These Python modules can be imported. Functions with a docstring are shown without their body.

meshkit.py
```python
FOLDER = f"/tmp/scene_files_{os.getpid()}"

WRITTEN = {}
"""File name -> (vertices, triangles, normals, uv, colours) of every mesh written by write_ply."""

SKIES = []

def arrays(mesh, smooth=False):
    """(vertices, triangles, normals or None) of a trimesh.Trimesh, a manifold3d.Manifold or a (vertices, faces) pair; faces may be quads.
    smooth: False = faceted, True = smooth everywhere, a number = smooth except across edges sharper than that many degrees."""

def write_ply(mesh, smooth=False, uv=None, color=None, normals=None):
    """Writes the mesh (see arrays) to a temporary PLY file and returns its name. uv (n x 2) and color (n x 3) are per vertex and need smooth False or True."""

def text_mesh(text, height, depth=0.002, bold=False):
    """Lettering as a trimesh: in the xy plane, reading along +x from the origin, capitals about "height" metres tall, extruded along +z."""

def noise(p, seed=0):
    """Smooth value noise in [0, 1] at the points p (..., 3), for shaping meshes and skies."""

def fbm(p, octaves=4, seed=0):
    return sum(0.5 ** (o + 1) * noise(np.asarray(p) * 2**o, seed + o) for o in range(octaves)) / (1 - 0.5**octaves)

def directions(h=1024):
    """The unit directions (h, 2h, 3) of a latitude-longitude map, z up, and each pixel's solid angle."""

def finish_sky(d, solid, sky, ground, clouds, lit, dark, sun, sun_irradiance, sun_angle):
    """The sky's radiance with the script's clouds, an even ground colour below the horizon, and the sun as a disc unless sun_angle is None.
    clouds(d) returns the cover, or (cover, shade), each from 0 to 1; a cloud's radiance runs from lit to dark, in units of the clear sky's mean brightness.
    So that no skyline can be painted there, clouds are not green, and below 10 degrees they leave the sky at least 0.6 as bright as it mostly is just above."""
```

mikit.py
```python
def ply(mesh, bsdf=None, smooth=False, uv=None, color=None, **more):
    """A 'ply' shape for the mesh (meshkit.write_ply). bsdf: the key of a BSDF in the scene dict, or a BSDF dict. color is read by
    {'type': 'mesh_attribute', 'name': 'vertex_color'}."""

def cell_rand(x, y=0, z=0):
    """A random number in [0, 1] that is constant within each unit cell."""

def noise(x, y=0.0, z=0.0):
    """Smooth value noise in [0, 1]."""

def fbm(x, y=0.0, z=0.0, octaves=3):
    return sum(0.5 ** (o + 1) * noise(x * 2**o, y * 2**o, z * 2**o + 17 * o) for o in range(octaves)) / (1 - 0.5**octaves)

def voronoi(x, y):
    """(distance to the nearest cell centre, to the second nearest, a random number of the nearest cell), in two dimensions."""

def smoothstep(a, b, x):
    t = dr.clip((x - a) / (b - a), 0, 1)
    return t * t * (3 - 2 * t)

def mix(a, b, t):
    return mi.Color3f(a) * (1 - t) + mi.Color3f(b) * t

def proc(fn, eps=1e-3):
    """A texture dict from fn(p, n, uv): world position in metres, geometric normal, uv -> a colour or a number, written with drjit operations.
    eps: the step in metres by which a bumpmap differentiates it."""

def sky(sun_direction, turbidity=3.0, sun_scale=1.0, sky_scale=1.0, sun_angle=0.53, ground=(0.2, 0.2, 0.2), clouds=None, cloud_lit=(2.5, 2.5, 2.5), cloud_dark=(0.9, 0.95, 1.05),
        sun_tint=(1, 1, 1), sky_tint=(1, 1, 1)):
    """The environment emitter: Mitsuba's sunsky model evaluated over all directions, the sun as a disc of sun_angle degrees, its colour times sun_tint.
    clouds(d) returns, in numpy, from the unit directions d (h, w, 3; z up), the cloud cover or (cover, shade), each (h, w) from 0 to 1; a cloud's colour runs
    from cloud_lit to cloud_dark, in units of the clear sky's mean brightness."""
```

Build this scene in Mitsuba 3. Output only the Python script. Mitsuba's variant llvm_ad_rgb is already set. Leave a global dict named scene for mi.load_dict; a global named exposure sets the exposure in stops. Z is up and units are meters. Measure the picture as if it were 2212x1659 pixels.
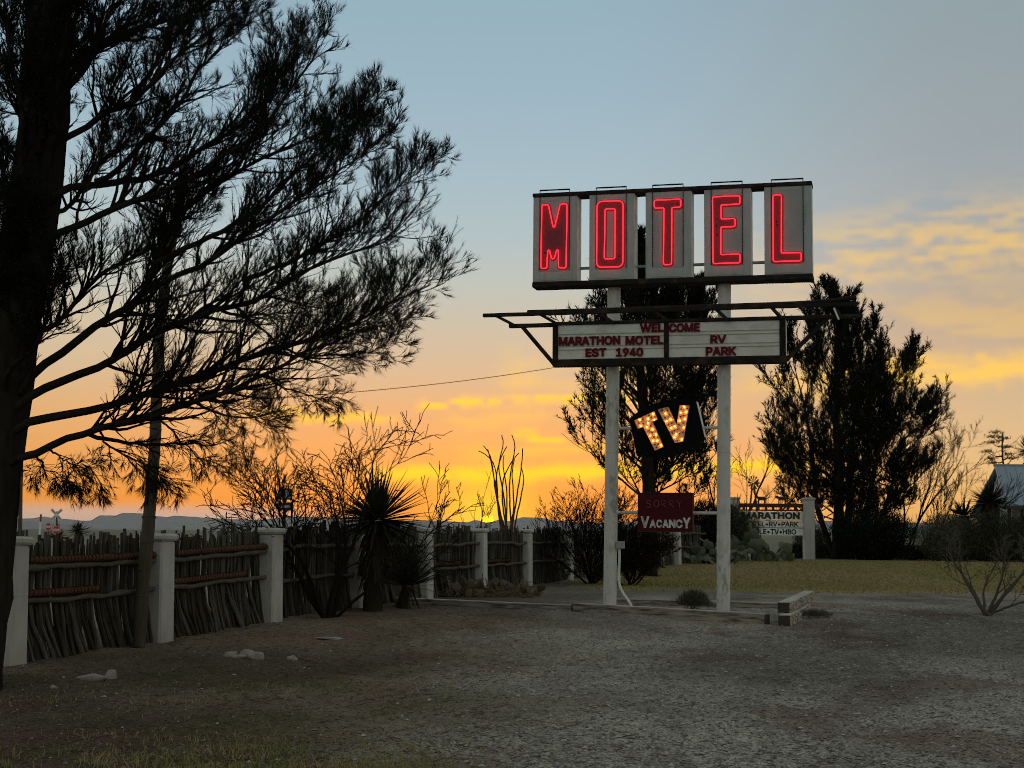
import math, numpy as np, trimesh, mitsuba as mi, mikit, meshkit, drjit as dr
from shapely.geometry import Polygon, LineString
T4 = mi.ScalarTransform4f
# ---------------------------------------------------------------- camera
FPX, CX, CY = 3325.0, 1106.0, 829.5            # focal length and centre on a 2212 x 1659 picture
EYE = np.array([0, 0, 1.6])
_p, _roll = math.atan((1150 - CY) / FPX), 0.009
FWD = np.array([0, math.cos(_p), math.sin(_p)])
UPV = np.array([0, -math.sin(_p), math.cos(_p)]) - _roll * np.array([1.0, 0, 0])
UPV /= np.linalg.norm(UPV)
RGT = np.cross(FWD, UPV)
scene, labels = {"type": "scene"}, {}
scene["camera"] = {"type": "perspective", "fov": math.degrees(2 * math.atan(CX / FPX)), "fov_axis": "x", "near_clip": 0.1, "far_clip": 30000.0,
                   "to_world": T4().look_at(origin=EYE.tolist(), target=(EYE + FWD).tolist(), up=UPV.tolist()),
                   "medium": {"type": "ref", "id": "haze_air"}}
# ---------------------------------------------------------------- sky: sun setting behind the ridge
exposure = 2.5
SUN_AZ, SUN_EL = math.radians(-0.88), math.radians(0.2)
SUN = [math.sin(SUN_AZ) * math.cos(SUN_EL), math.cos(SUN_AZ) * math.cos(SUN_EL), math.sin(SUN_EL)]


def clouds(d):
    az = np.degrees(np.arctan2(d[..., 0], d[..., 1]))
    el = np.degrees(np.arcsin(np.clip(d[..., 2], -1, 1)))
    ss = lambda a, b, x: (lambda t: t * t * (3 - 2 * t))(np.clip((x - a) / (b - a), 0, 1))
    P = np.stack([az, el, az * 0], -1)
    nz = lambda sx, sy, o, sd: meshkit.fbm(P * np.array([sx, sy, 0]) + 50, o, sd)
    # high thin veil: bluish grey above, lit yellow towards the sun's horizon, duller to the right where it thickens
    away = np.degrees(np.arccos(np.clip(d @ np.array(SUN), -1, 1)))
    side, back = ss(2, 18, az), ss(35, 85, np.abs(az))
    E_ = [0, 1, 2, 3.2, 4.5, 6, 7.5, 9, 11, 13, 16, 19, 40, 60, 90]
    veil = np.interp(el, E_, [0.02, 0.03, 0.1, 0.2, 0.34, 0.58, 0.74, 0.9, 0.93, 0.89, 0.82, 0.76, 0.5, 0.38, 0.36]) * (1 - side) + np.interp(el, [0, 1, 2.5, 4, 8, 12, 19, 40, 60, 90], [0.24, 0.29, 0.46, 0.52, 0.46, 0.58, 0.55, 0.45, 0.38, 0.36]) * side
    glim = np.interp(el, E_, [0.14, 0.15, 0.17, 0.2, 0.23, 0.26, 0.25, 0.22, 0.13, 0.07, 0.02, 0, 0, 0, 0]) * (1 - side) + np.interp(el, [0, 1, 2.5, 4, 8, 12, 90], [0.42, 0.41, 0.37, 0.3, 0.09, 0, 0]) * side
    veil = veil * (1 - back) + np.interp(el, [0, 10, 20, 40, 90], [0.5, 0.62, 0.62, 0.46, 0.36]) * back
    glim = glim * (1 - ss(25, 75, np.abs(az)))
    # cloud bands catching the low sun
    def band(az0, az1, el0, slope, th, n, lo, hi, edge=1.2):
        e = el - el0 - slope * az + th * (1.4 * (nz(0.5, 0.9, 3, 31) - 0.5) + 1.6 * (nz(1.7, 2.5, 3, 33) - 0.5))
        return np.exp(-(e / th) ** 2) * ss(az0, az0 + edge, az) * (1 - ss(az1 - edge, az1, az)) * ss(lo, hi, n)
    fine, mid, big = nz(1.4, 6.0, 5, 3), nz(0.45, 2.2, 4, 9), nz(0.16, 0.6, 4, 21)
    lit = 1.0 * band(-6.0, 12, 2.22, 0.035, 0.26, 0.5 * mid + 0.5 * fine, 0.2, 0.4, 2.0)
    lit = np.maximum(lit, 0.4 * band(-3.2, 7, 2.95, 0.07, 0.2, mid, 0.3, 0.55))
    lit = np.maximum(lit, 0.95 * band(-3.9, 5, 4.85, 0.05, 0.15, 0.8 * fine + 0.2 * mid, 0.36, 0.5, 0.9))
    lit = np.maximum(lit, 0.75 * band(-10.5, -3.8, 4.12, -0.01, 0.17, 0.5 * fine + 0.5 * mid, 0.28, 0.5, 1.5))
    lit = np.maximum(lit, 0.85 * band(-0.2, 1.2, 3.66, 0, 0.1, fine, 0.2, 0.4, 0.4))
    lit = np.maximum(lit, 0.85 * band(0.4, 2.2, 3.42, 0, 0.07, fine, 0.2, 0.4, 0.4))
    lit = np.maximum(lit, 0.26 * band(-3.0, 5.0, 4.2, 0.03, 0.35, 0.5 * mid + 0.5 * fine, 0.36, 0.62))
    lit = np.maximum(lit, 0.3 * band(-1.0, 8, 6.0, -0.02, 0.7, 0.6 * mid + 0.4 * fine, 0.34, 0.62))
    lit = np.maximum(lit, 0.3 * band(-3.2, 2.0, 3.2, 0.1, 0.25, mid, 0.4, 0.66))
    # the cloud field to the right, broken into ripples higher up
    lit = np.maximum(lit, 0.6 * band(7, 60, 5.0, 0.055, 0.42, 0.5 * mid + 0.5 * big, 0.3, 0.5, 5))
    field = ss(6, 13, az) * (1 - ss(50, 70, az)) * np.exp(-((el - 10.2 - 0.1 * (az - 14)) / 1.45) ** 2)
    lit = np.maximum(lit, 0.4 * field * ss(0.36, 0.62, 0.45 * fine + 0.3 * mid + 0.25 * big))
    lit = np.maximum(lit, 0.22 * ss(9, 16, az) * (1 - ss(50, 70, az)) * np.exp(-((el - 7.6) / 1.5) ** 2) * ss(0.3, 0.65, mid))
    lit = np.maximum(lit, 0.18 * ss(6, 30, np.abs(az)) * (1 - ss(60, 110, np.abs(az))) * np.exp(-((el - 9) / 4) ** 2) * ss(0.45, 0.7, 0.5 * mid + 0.5 * big))
    glow = 1.0 * np.exp(-(away / 1.5) ** 2) + 0.2 * np.exp(-(away / 2.8) ** 2)
    lit = 1 - (1 - lit) * (1 - np.clip(glow, 0, 1)) * (1 - glim)
    # the dusk glow that the rest of the dome keeps, warmest low in the sky
    lit = lit + (1 - lit) * ss(30, 75, away) * (0.07 + 0.1 * np.exp(-(el / 25) ** 2))
    veil = veil + 0.5 * ss(1.1, 0.5, el) * ss(-5, -11, az) * (1 - veil)
    veil = np.clip(veil, 0, 0.95)
    cover = 1 - (1 - lit) * (1 - veil)
    return cover, (1 - lit) * veil / np.maximum(cover, 1e-6)


scene["sky"] = mikit.sky(SUN, turbidity=3.0, sun_scale=0.0012, sun_tint=(1, 0.6, 1), sky_scale=1.0, clouds=clouds, cloud_lit=(20.6, 11.6, 0.4), cloud_dark=(4.75, 8.3, 10.6), ground=(0.1, 0.09, 0.08), sky_tint=(1.42, 1.0, 0.3))
# ---------------------------------------------------------------- materials
def col(c): return {"type": "rgb", "value": list(map(float, c))}
def mat(key, c, rough=0.8, kind="principled", two=True, bump=None, **kw):
    tex = mikit.proc(c) if callable(c) else col(c)
    b = {"type": "diffuse", "reflectance": tex} if kind == "diffuse" else {"type": "principled", "base_color": tex, "roughness": rough, **kw}
    if bump: b = {"type": "bumpmap", "arbitrary": mikit.proc(bump[0], bump[2] if len(bump) > 2 else 2e-3), "scale": bump[1], "bsdf": b}
    scene[key] = {"type": "twosided", "bsdf": b} if two else b
nz, fb, mx, sm = mikit.noise, mikit.fbm, mikit.mix, mikit.smoothstep

def c_plaster(p, n, uv):
    a = fb(p.x * 3, p.y * 3, p.z * 3, 4); s = fb(p.x * 9, p.y * 9, p.z * 1.2, 3)
    seam = 1 - sm(0.0, 0.006, dr.abs(p.z - 0.78 - 0.02 * nz(p.x * 6, p.y * 6, 3)))
    c = mx((0.42, 0.41, 0.385), (0.54, 0.53, 0.505), a)
    return mx(c, (0.3, 0.28, 0.25), 0.35 * sm(0.52, 0.8, s) + 0.35 * (1 - sm(0.0, 0.35, p.z)) + 0.55 * seam)
mat("mat_plaster", c_plaster, 0.9, specular=0.2)
def c_pole(p, n, uv):
    a = fb(p.x * 8, p.y * 8, p.z * 3, 4); b = fb(p.x * 25, p.y * 25, p.z * 9, 3); e = fb(p.x * 5 + 9, p.y * 5, p.z * 1.3, 3)
    c = mx((0.55, 0.55, 0.52), (0.66, 0.655, 0.63), a)
    c = mx(c, (0.45, 0.43, 0.36), sm(0.5, 0.7, 0.6 * a + 0.4 * b) * 0.6)
    c = mx(c, (0.24, 0.25, 0.18), sm(0.56, 0.7, 0.6 * e + 0.4 * b) * 0.65)
    joint = 1 - sm(0.002, 0.008, dr.abs(p.z - 3.02))
    return mx(c, (0.3, 0.29, 0.27), joint * 0.6)
mat("mat_pole", c_pole, 0.6, specular=0.3)
def c_can(p, n, uv):
    a = fb(p.x * 14, p.y * 14, p.z * 1.4, 4); b = fb(p.x * 4, p.y * 4, p.z * 4, 3)
    c = mx((0.315, 0.375, 0.385), (0.42, 0.48, 0.485), b)
    return mx(c, (0.3, 0.28, 0.24), 0.5 * sm(0.55, 0.75, a) + 0.3 * (1 - sm(6.1, 6.22, p.z)))
mat("mat_can", c_can, 0.55, specular=0.3)
mat("mat_inset", lambda p, n, uv: mx((0.25, 0.285, 0.29), (0.34, 0.38, 0.38), fb(p.x * 5, p.y * 5, p.z * 2, 4)), 0.5, specular=0.4)
mat("mat_lit_side", lambda p, n, uv: mx((0.8, 0.79, 0.75), (0.4, 0.37, 0.3), sm(0.5, 0.7, fb(p.x * 9, p.y * 9, p.z * 4, 4)) * 0.7), 0.6)  # stained pale tone; its whiteness paints light falling on the right-hand sides
mat("mat_iron", lambda p, n, uv: mx((0.018, 0.017, 0.016), (0.055, 0.035, 0.025), sm(0.45, 0.75, fb(p.x * 7, p.y * 7, p.z * 7, 4))), 0.75, specular=0.1)
mat("mat_letter_red", lambda p, n, uv: mx((0.24, 0.012, 0.032), (0.15, 0.012, 0.026), fb(p.x * 16, p.y * 16, p.z * 16, 3)), 0.45)
mat("mat_hole", (0.02, 0.01, 0.01), 0.8)
mat("mat_neon", (0.3, 0.02, 0.03), 0.3)
mat("mat_panel", lambda p, n, uv: mx((0.8, 0.8, 0.74), (0.66, 0.65, 0.58), sm(0.4, 0.75, fb(p.x * 5, p.y * 5, p.z * 5, 4))), 0.4)
mat("mat_track", (0.45, 0.45, 0.42), 0.4)
mat("mat_text_red", (0.13, 0.008, 0.014), 0.6, specular=0.15)
mat("mat_tv_black", (0.005, 0.005, 0.006), 0.8, specular=0.08)
mat("mat_tv_face", lambda p, n, uv: mx((0.8, 0.52, 0.33), (0.5, 0.3, 0.2), sm(0.5, 0.72, fb(p.x * 13, p.y * 13, p.z * 13, 4)) * 0.8), 0.6)
mat("mat_bulb", (0.6, 0.5, 0.3), 0.2)
mat("mat_dead_bulb", (0.1, 0.03, 0.015), 0.25)
mat("mat_vacancy", lambda p, n, uv: mx((0.085, 0.008, 0.011), (0.05, 0.007, 0.009), fb(p.x * 8, p.y * 8, p.z * 8, 4)), 0.7, specular=0.12)
mat("mat_hand_white", lambda p, n, uv: mx((0.6, 0.6, 0.57), (0.34, 0.32, 0.31), sm(0.42, 0.7, fb(p.x * 22, p.y * 22, p.z * 8, 3))), 0.7)
mat("mat_glass_tube", (0.3, 0.09, 0.09), 0.25)
mat("mat_pvc", (0.68, 0.69, 0.66), 0.4)
mat("mat_box_grey", (0.3, 0.31, 0.31), 0.5)
def c_timber(p, n, uv):
    g = fb(p.x * 6 + p.y * 5, p.z * 45, p.x * 2 - p.y * 2, 4); b = fb(p.x * 3, p.y * 3, p.z * 5, 3)
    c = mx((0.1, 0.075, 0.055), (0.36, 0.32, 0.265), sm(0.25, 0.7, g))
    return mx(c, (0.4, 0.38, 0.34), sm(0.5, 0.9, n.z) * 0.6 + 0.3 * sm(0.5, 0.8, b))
mat("mat_timber", c_timber, 0.9, specular=0.15, bump=(lambda p, n, uv: fb(p.x * 10, p.y * 10, p.z * 60, 3), 0.01))
mat("mat_end_grain", lambda p, n, uv: mx((0.025, 0.02, 0.017), (0.075, 0.06, 0.048), fb(p.x * 40, p.y * 10, p.z * 40, 3)), 0.95)
def wood(a, b):
    return lambda p, n, uv: mx(a, b, fb(p.x * 30, p.y * 30, p.z * 2.5, 4))
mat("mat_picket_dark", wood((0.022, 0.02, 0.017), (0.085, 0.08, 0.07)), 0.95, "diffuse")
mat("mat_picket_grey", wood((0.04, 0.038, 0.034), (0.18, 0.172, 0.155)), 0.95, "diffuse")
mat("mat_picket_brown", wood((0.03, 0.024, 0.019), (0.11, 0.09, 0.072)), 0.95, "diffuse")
mat("mat_rail_red", lambda p, n, uv: mx((0.07, 0.034, 0.023), (0.15, 0.075, 0.05), fb(p.x * 15, p.y * 15, p.z * 30, 3)), 0.8, "diffuse")
mat("mat_rail_grey", lambda p, n, uv: mx((0.06, 0.052, 0.044), (0.16, 0.14, 0.12), fb(p.x * 12, p.y * 12, p.z * 40, 3)), 0.9, "diffuse")
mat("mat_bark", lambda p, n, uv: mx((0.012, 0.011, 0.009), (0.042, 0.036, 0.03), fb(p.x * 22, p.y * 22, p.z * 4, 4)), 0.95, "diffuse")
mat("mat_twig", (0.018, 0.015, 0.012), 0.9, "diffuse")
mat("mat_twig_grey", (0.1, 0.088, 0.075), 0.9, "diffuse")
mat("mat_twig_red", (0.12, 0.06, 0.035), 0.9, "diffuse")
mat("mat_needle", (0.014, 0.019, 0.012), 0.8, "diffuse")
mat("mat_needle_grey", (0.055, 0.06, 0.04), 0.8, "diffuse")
mat("mat_sage", (0.09, 0.095, 0.065), 0.8, "diffuse")
mat("mat_yucca", (0.022, 0.028, 0.014), 0.6, specular=0.2)
mat("mat_dead_leaf", (0.042, 0.034, 0.025), 0.9, "diffuse")
mat("mat_pad_dry", lambda p, n, uv: mx((0.075, 0.07, 0.03), (0.14, 0.1, 0.055), fb(p.x * 7, p.y * 7, p.z * 7, 3)), 0.8)
mat("mat_pad_green", lambda p, n, uv: mx((0.07, 0.085, 0.05), (0.13, 0.14, 0.09), fb(p.x * 5, p.y * 5, p.z * 5, 3)), 0.7)
mat("mat_utility_pole", lambda p, n, uv: mx((0.05, 0.042, 0.032), (0.15, 0.125, 0.095), fb(p.x * 26, p.y * 26, p.z * 3, 4)), 0.9, "diffuse")
mat("mat_black", (0.01, 0.01, 0.01), 0.6)
mat("mat_white", (0.74, 0.74, 0.71), 0.6)
mat("mat_sign_red", (0.42, 0.02, 0.025), 0.4)
mat("mat_rust_red", lambda p, n, uv: mx((0.08, 0.018, 0.014), (0.045, 0.014, 0.012), fb(p.x * 3, p.y * 3, p.z * 3, 3)), 0.8)
mat("mat_roof", (0.3, 0.36, 0.42), 0.4, metallic=0.4)
mat("mat_wall_white", (0.55, 0.55, 0.53), 0.9)
mat("mat_wood_post", (0.1, 0.08, 0.06), 0.9, "diffuse")
mat("mat_rock_white", lambda p, n, uv: mx((0.42, 0.37, 0.33), (0.24, 0.2, 0.175), fb(p.x * 14, p.y * 14, p.z * 14, 3)), 0.9, "diffuse")
mat("mat_hill", (0.33, 0.315, 0.32), 0.9, "diffuse")
mat("mat_gravel_light", (0.46, 0.44, 0.4), 0.9, "diffuse")
mat("mat_gravel_mid", (0.2, 0.19, 0.175), 0.9, "diffuse")
mat("mat_grass_green", (0.24, 0.24, 0.1), 0.9, "diffuse")
mat("mat_grass_dry", (0.36, 0.28, 0.15), 0.9, "diffuse")
mat("mat_lawn", (0.3, 0.25, 0.1), 0.9, "diffuse")
mat("mat_litter", (0.12, 0.085, 0.06), 0.9, "diffuse")

def c_ground(p, n, uv):
    a = fb(p.x * 0.35, p.y * 0.35, 1.0, 4); b = fb(p.x * 2.2, p.y * 1.1, 5.0, 4); d = fb(p.x * 14, p.y * 9, 3.0, 4); f = nz(p.x * 70, p.y * 50, 1.0)
    x0 = 0.06 * (p.y - 10) - 0.4                                   # driveway of pale gravel to the right, earth to the left
    grav = sm(-1.6, 1.4, p.x - x0 + 3.0 * (a - 0.5) + 1.2 * (b - 0.5))
    earth = mx((0.072, 0.056, 0.041), (0.23, 0.182, 0.134), 0.5 * b + 0.5 * d)
    earth = mx(earth, (0.1, 0.095, 0.045), 0.55 * sm(0.52, 0.68, fb(p.x * 0.9 + 30, p.y * 0.6, 2.0, 4)) * (1 - sm(16, 22, p.y)))
    stone = mx((0.12, 0.108, 0.088), (0.42, 0.385, 0.325), 0.5 * d + 0.5 * f)
    stone = mx(stone, (0.14, 0.115, 0.1), 0.4 * sm(0.5, 0.66, b))
    c = mx(earth, stone, grav)
    c = mx(c, (0.15, 0.09, 0.07), 0.5 * sm(0.58, 0.7, fb(p.x * 0.8 + 70, p.y * 0.5, 9.0, 4)))
    c = c * (0.6 + 0.8 * f) * (0.72 + 0.6 * sm(0.3, 0.7, fb(p.x * 0.3 + 11, p.y * 0.16, 6.0, 4)))
    lawn_in = sm(36.5, 40.5, p.y + 6.0 * (a - 0.5) + 3.0 * (b - 0.5) - 0.12 * dr.abs(p.x - 8)) * sm(1.2, 3.2, p.x + 2 * (b - 0.5)) * (1 - sm(66, 69, p.y))
    lawn = mx((0.245, 0.215, 0.095), (0.31, 0.23, 0.125), sm(0.38, 0.62, fb(p.x * 0.25, p.y * 0.16, 4.0, 4)))
    lawn = mx(lawn, (0.2, 0.2, 0.085), 0.6 * sm(0.5, 0.66, fb(p.x * 0.5 + 8, p.y * 0.22, 7.0, 4))) * (0.75 + 0.5 * d)
    c = mx(c, lawn, lawn_in)
    plain = mx((0.34, 0.31, 0.22), (0.22, 0.205, 0.155), fb(p.x * 0.03, p.y * 0.012, 2.0, 4))
    return mx(c, plain, dr.maximum(sm(72, 100, p.y), sm(1.0, 2.0, -(p.x + 6.4) - 0.0 + (p.y - 18) * 0.28)))
mat("mat_ground", c_ground, 0.95, "diffuse", bump=(lambda p, n, uv: fb(p.x * 9, p.y * 9, 0.0, 4) + 0.35 * nz(p.x * 60, p.y * 60, 0.0), 0.05, 6e-3))

# ---------------------------------------------------------------- helpers
def ss(a, b, x):
    t = np.clip((x - a) / (b - a), 0, 1); return t * t * (3 - 2 * t)
def gz(x, y): return (0.19 * ss(19, 28, y) + 0.33 * ss(43, 62, y)) * (1 - ss(95, 160, y))
def at(px, py, Y):                              # the point at depth Y that the photograph shows at (px, py)
    d = FWD + RGT * (px - CX) / FPX - UPV * (py - CY) / FPX
    return EYE + d * (Y / d[1])
def unit(v): return v / np.maximum(np.linalg.norm(v, axis=-1, keepdims=True), 1e-9)
counts = {}
def nkey(base):
    k = counts.get(base, -1) + 1; counts[base] = k
    return base if k == 0 else f"{base}_{k:03d}"
def put(key, mesh, m, smooth=False, **more):
    scene[key] = mikit.ply(mesh, m, smooth=smooth, **more); return key
def part(parent, name, mesh, m, smooth=False, label=None, kind=None, **more):
    key = nkey(parent + "__" + name); put(key, mesh, m, smooth, **more)
    e = {}
    if label: e["label"] = label
    if kind: e["kind"] = kind
    if e: labels[key] = e
    return key
def thing(name, label, cat, group=None):
    key = nkey(name); labels[key] = {"label": label, "category": cat}
    if group: labels[key]["group"] = group
    return key
def join(ms): return trimesh.util.concatenate(ms)
def box(sx, sy, sz, bev=0.008):
    h = np.array([sx, sy, sz]) / 2; b = min(bev, h.min() * 0.6); pts = []
    for s in np.ndindex(2, 2, 2):
        s = np.array(s) * 2 - 1
        for k in range(3):
            q = h - b; q[k] = h[k]; pts.append(s * q)
    return trimesh.convex.convex_hull(np.array(pts))
def place(mesh, o, x, y, z):                    # local axes x, y, z to world directions
    M = np.eye(4); M[:3, 0], M[:3, 1], M[:3, 2], M[:3, 3] = x, y, z, o
    m = mesh.copy(); m.apply_transform(M); return m
def fit_text(t, u0, u1, v0, v1, depth=0.01, bold=True, fat=0.0):
    """Lettering fitted into a rectangle; fat thickens its strokes by that share of its height."""
    m = meshkit.text_mesh(t, 1.0, 1.0, bold=bold); lo, hi = m.bounds; f = fat * (v1 - v0) / 2
    s = np.array([(u1 - u0 - 2 * f) / (hi[0] - lo[0]), (v1 - v0 - 2 * f) / (hi[1] - lo[1]), depth])
    m.vertices = (m.vertices - [lo[0], lo[1], lo[2]]) * s + [u0 + f, v0 + f, 0]
    if not fat: return m
    return join([m.copy().apply_translation([f * a, f * b, 0.0004 * k]) for k, (a, b) in enumerate(((0, 0), (1, 0), (-1, 0), (0, 1), (0, -1), (0.7, 0.7), (-0.7, 0.7), (0.7, -0.7), (-0.7, -0.7)))])
def extrude(poly, d):
    polys = getattr(poly, "geoms", [poly])
    return join([trimesh.creation.extrude_polygon(q, d, engine="earcut") for q in polys])

def tubes(P, R, sides=6, cap=False):
    """B polylines P (B, n, 3) with radii R (B, n) as one mesh."""
    P, R = np.asarray(P, float), np.asarray(R, float)
    if P.ndim == 2: P, R = P[None], np.broadcast_to(R, P.shape[:1])[None]
    B, n, _ = P.shape; R = np.broadcast_to(R, (B, n))
    t = unit(np.gradient(P, axis=1)); m = unit(P[:, -1] - P[:, 0] + 1e-6)
    ref = np.where(np.abs(m[:, 2:]) < 0.8, [[0, 0, 1.0]], [[1.0, 0, 0]])[:, None]
    a = unit(np.cross(t, np.broadcast_to(ref, t.shape))); b = np.cross(t, a)
    g = np.arange(sides) * 2 * np.pi / sides
    V = P[:, :, None] + R[:, :, None, None] * (np.cos(g)[:, None] * a[:, :, None] + np.sin(g)[:, None] * b[:, :, None])
    i, j = np.meshgrid(np.arange(n - 1), np.arange(sides), indexing="ij")
    q = np.stack([i * sides + j, i * sides + (j + 1) % sides, (i + 1) * sides + (j + 1) % sides, (i + 1) * sides + j], -1).reshape(-1, 4)
    f = np.vstack([q[:, [0, 1, 2]], q[:, [0, 2, 3]]])
    V, extra = V.reshape(B, -1, 3), []
    if cap:
        V = np.concatenate([V, P[:, :1], P[:, -1:]], 1); k = np.arange(sides); z = np.full(sides, n * sides)
        f = np.vstack([f, np.stack([k, z, (k + 1) % sides], 1)[:, ::-1][:, [0, 2, 1]], np.stack([(n - 1) * sides + k, (n - 1) * sides + (k + 1) % sides, z + 1], 1)])
    nv = V.shape[1]
    F = (f[None] + (np.arange(B) * nv)[:, None, None]).reshape(-1, 3)
    return trimesh.Trimesh(V.reshape(-1, 3), F, process=False)
def loop_tube(pts, r, sides=8):
    """A closed polyline as a tube with parallel-carried frames in the plane of the loop (points planar)."""
    P = np.asarray(pts, float); n = len(P); t = unit(np.roll(P, -1, 0) - np.roll(P, 1, 0))
    nrm = np.cross(P[n // 3] - P[0], P[2 * n // 3] - P[0]); nrm /= np.linalg.norm(nrm); b = np.broadcast_to(nrm, t.shape); a = np.cross(t, b)
    g = np.arange(sides) * 2 * np.pi / sides
    V = P[:, None] + r * (np.cos(g)[:, None] * a[:, None] + np.sin(g)[:, None] * b[:, None])
    i, j = np.meshgrid(np.arange(n), np.arange(sides), indexing="ij"); i2, j2 = (i + 1) % n, (j + 1) % sides
    q = np.stack([i * sides + j, i2 * sides + j, i2 * sides + j2, i * sides + j2], -1).reshape(-1, 4)
    m = trimesh.Trimesh(V.reshape(-1, 3), np.vstack([q[:, [0, 2, 1]], q[:, [0, 3, 2]]]), process=False)
    if m.volume < 0: m.faces = m.faces[:, ::-1]
    return m
def smooth_path(pts, n):
    from scipy.interpolate import CubicSpline
    p = np.asarray(pts, float); s = np.r_[0, np.cumsum(np.linalg.norm(np.diff(p, axis=0), axis=1))]
    return CubicSpline(s, p)(np.linspace(0, s[-1], n)) if len(p) > 2 else np.linspace(p[0], p[-1], n)

def grow(P0, D, L, n, bend, wig, rng, up=(0, 0, 1.0)):
    """B shoots from P0 along D of length L: polylines (B, n, 3)."""
    P, D = [P0], unit(D); step = (L / (n - 1))[:, None]
    for _ in range(n - 1):
        D = unit(D + np.asarray(up) * bend + rng.normal(size=D.shape) * wig); P.append(P[-1] + D * step)
    return np.stack(P, 1)
def spawn(P, R, m, t0, t1, ang, lenf, rng, bias=(0, 0, 0.0), jit=0.3, taper=0.6):
    """m children on each of the shoots P: start points, directions, lengths, radii."""
    B, n, _ = P.shape; L = np.linalg.norm(np.diff(P, axis=1), axis=2).sum(1)
    t = t0 + (t1 - t0) * (np.arange(m)[None] + rng.random((B, m))) / m
    x = t * (n - 1); i = np.minimum(x.astype(int), n - 2); f = (x - i)[..., None]; r = np.arange(B)[:, None]
    S = P[r, i] * (1 - f) + P[r, i + 1] * f; T = unit(P[r, i + 1] - P[r, i])
    q = unit(np.cross(T, rng.normal(size=T.shape))); a = ang + jit * rng.normal(size=(B, m))[..., None] * 0.5
    D = unit(T * np.cos(a) + q * np.sin(a) + np.asarray(bias))
    Lc = L[:, None] * lenf * (1 - taper * (t - t0)) * rng.uniform(0.6, 1.3, (B, m))
    Rc = (R[r, i] * (1 - f[..., 0]) + R[r, i + 1] * f[..., 0]) * 0.6
    return S.reshape(-1, 3), D.reshape(-1, 3), Lc.ravel(), Rc.ravel()
def taper(R0, R1, n): return R0[:, None] + (np.broadcast_to(R1, R0.shape) - R0)[:, None] * np.linspace(0, 1, n)[None]
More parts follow.
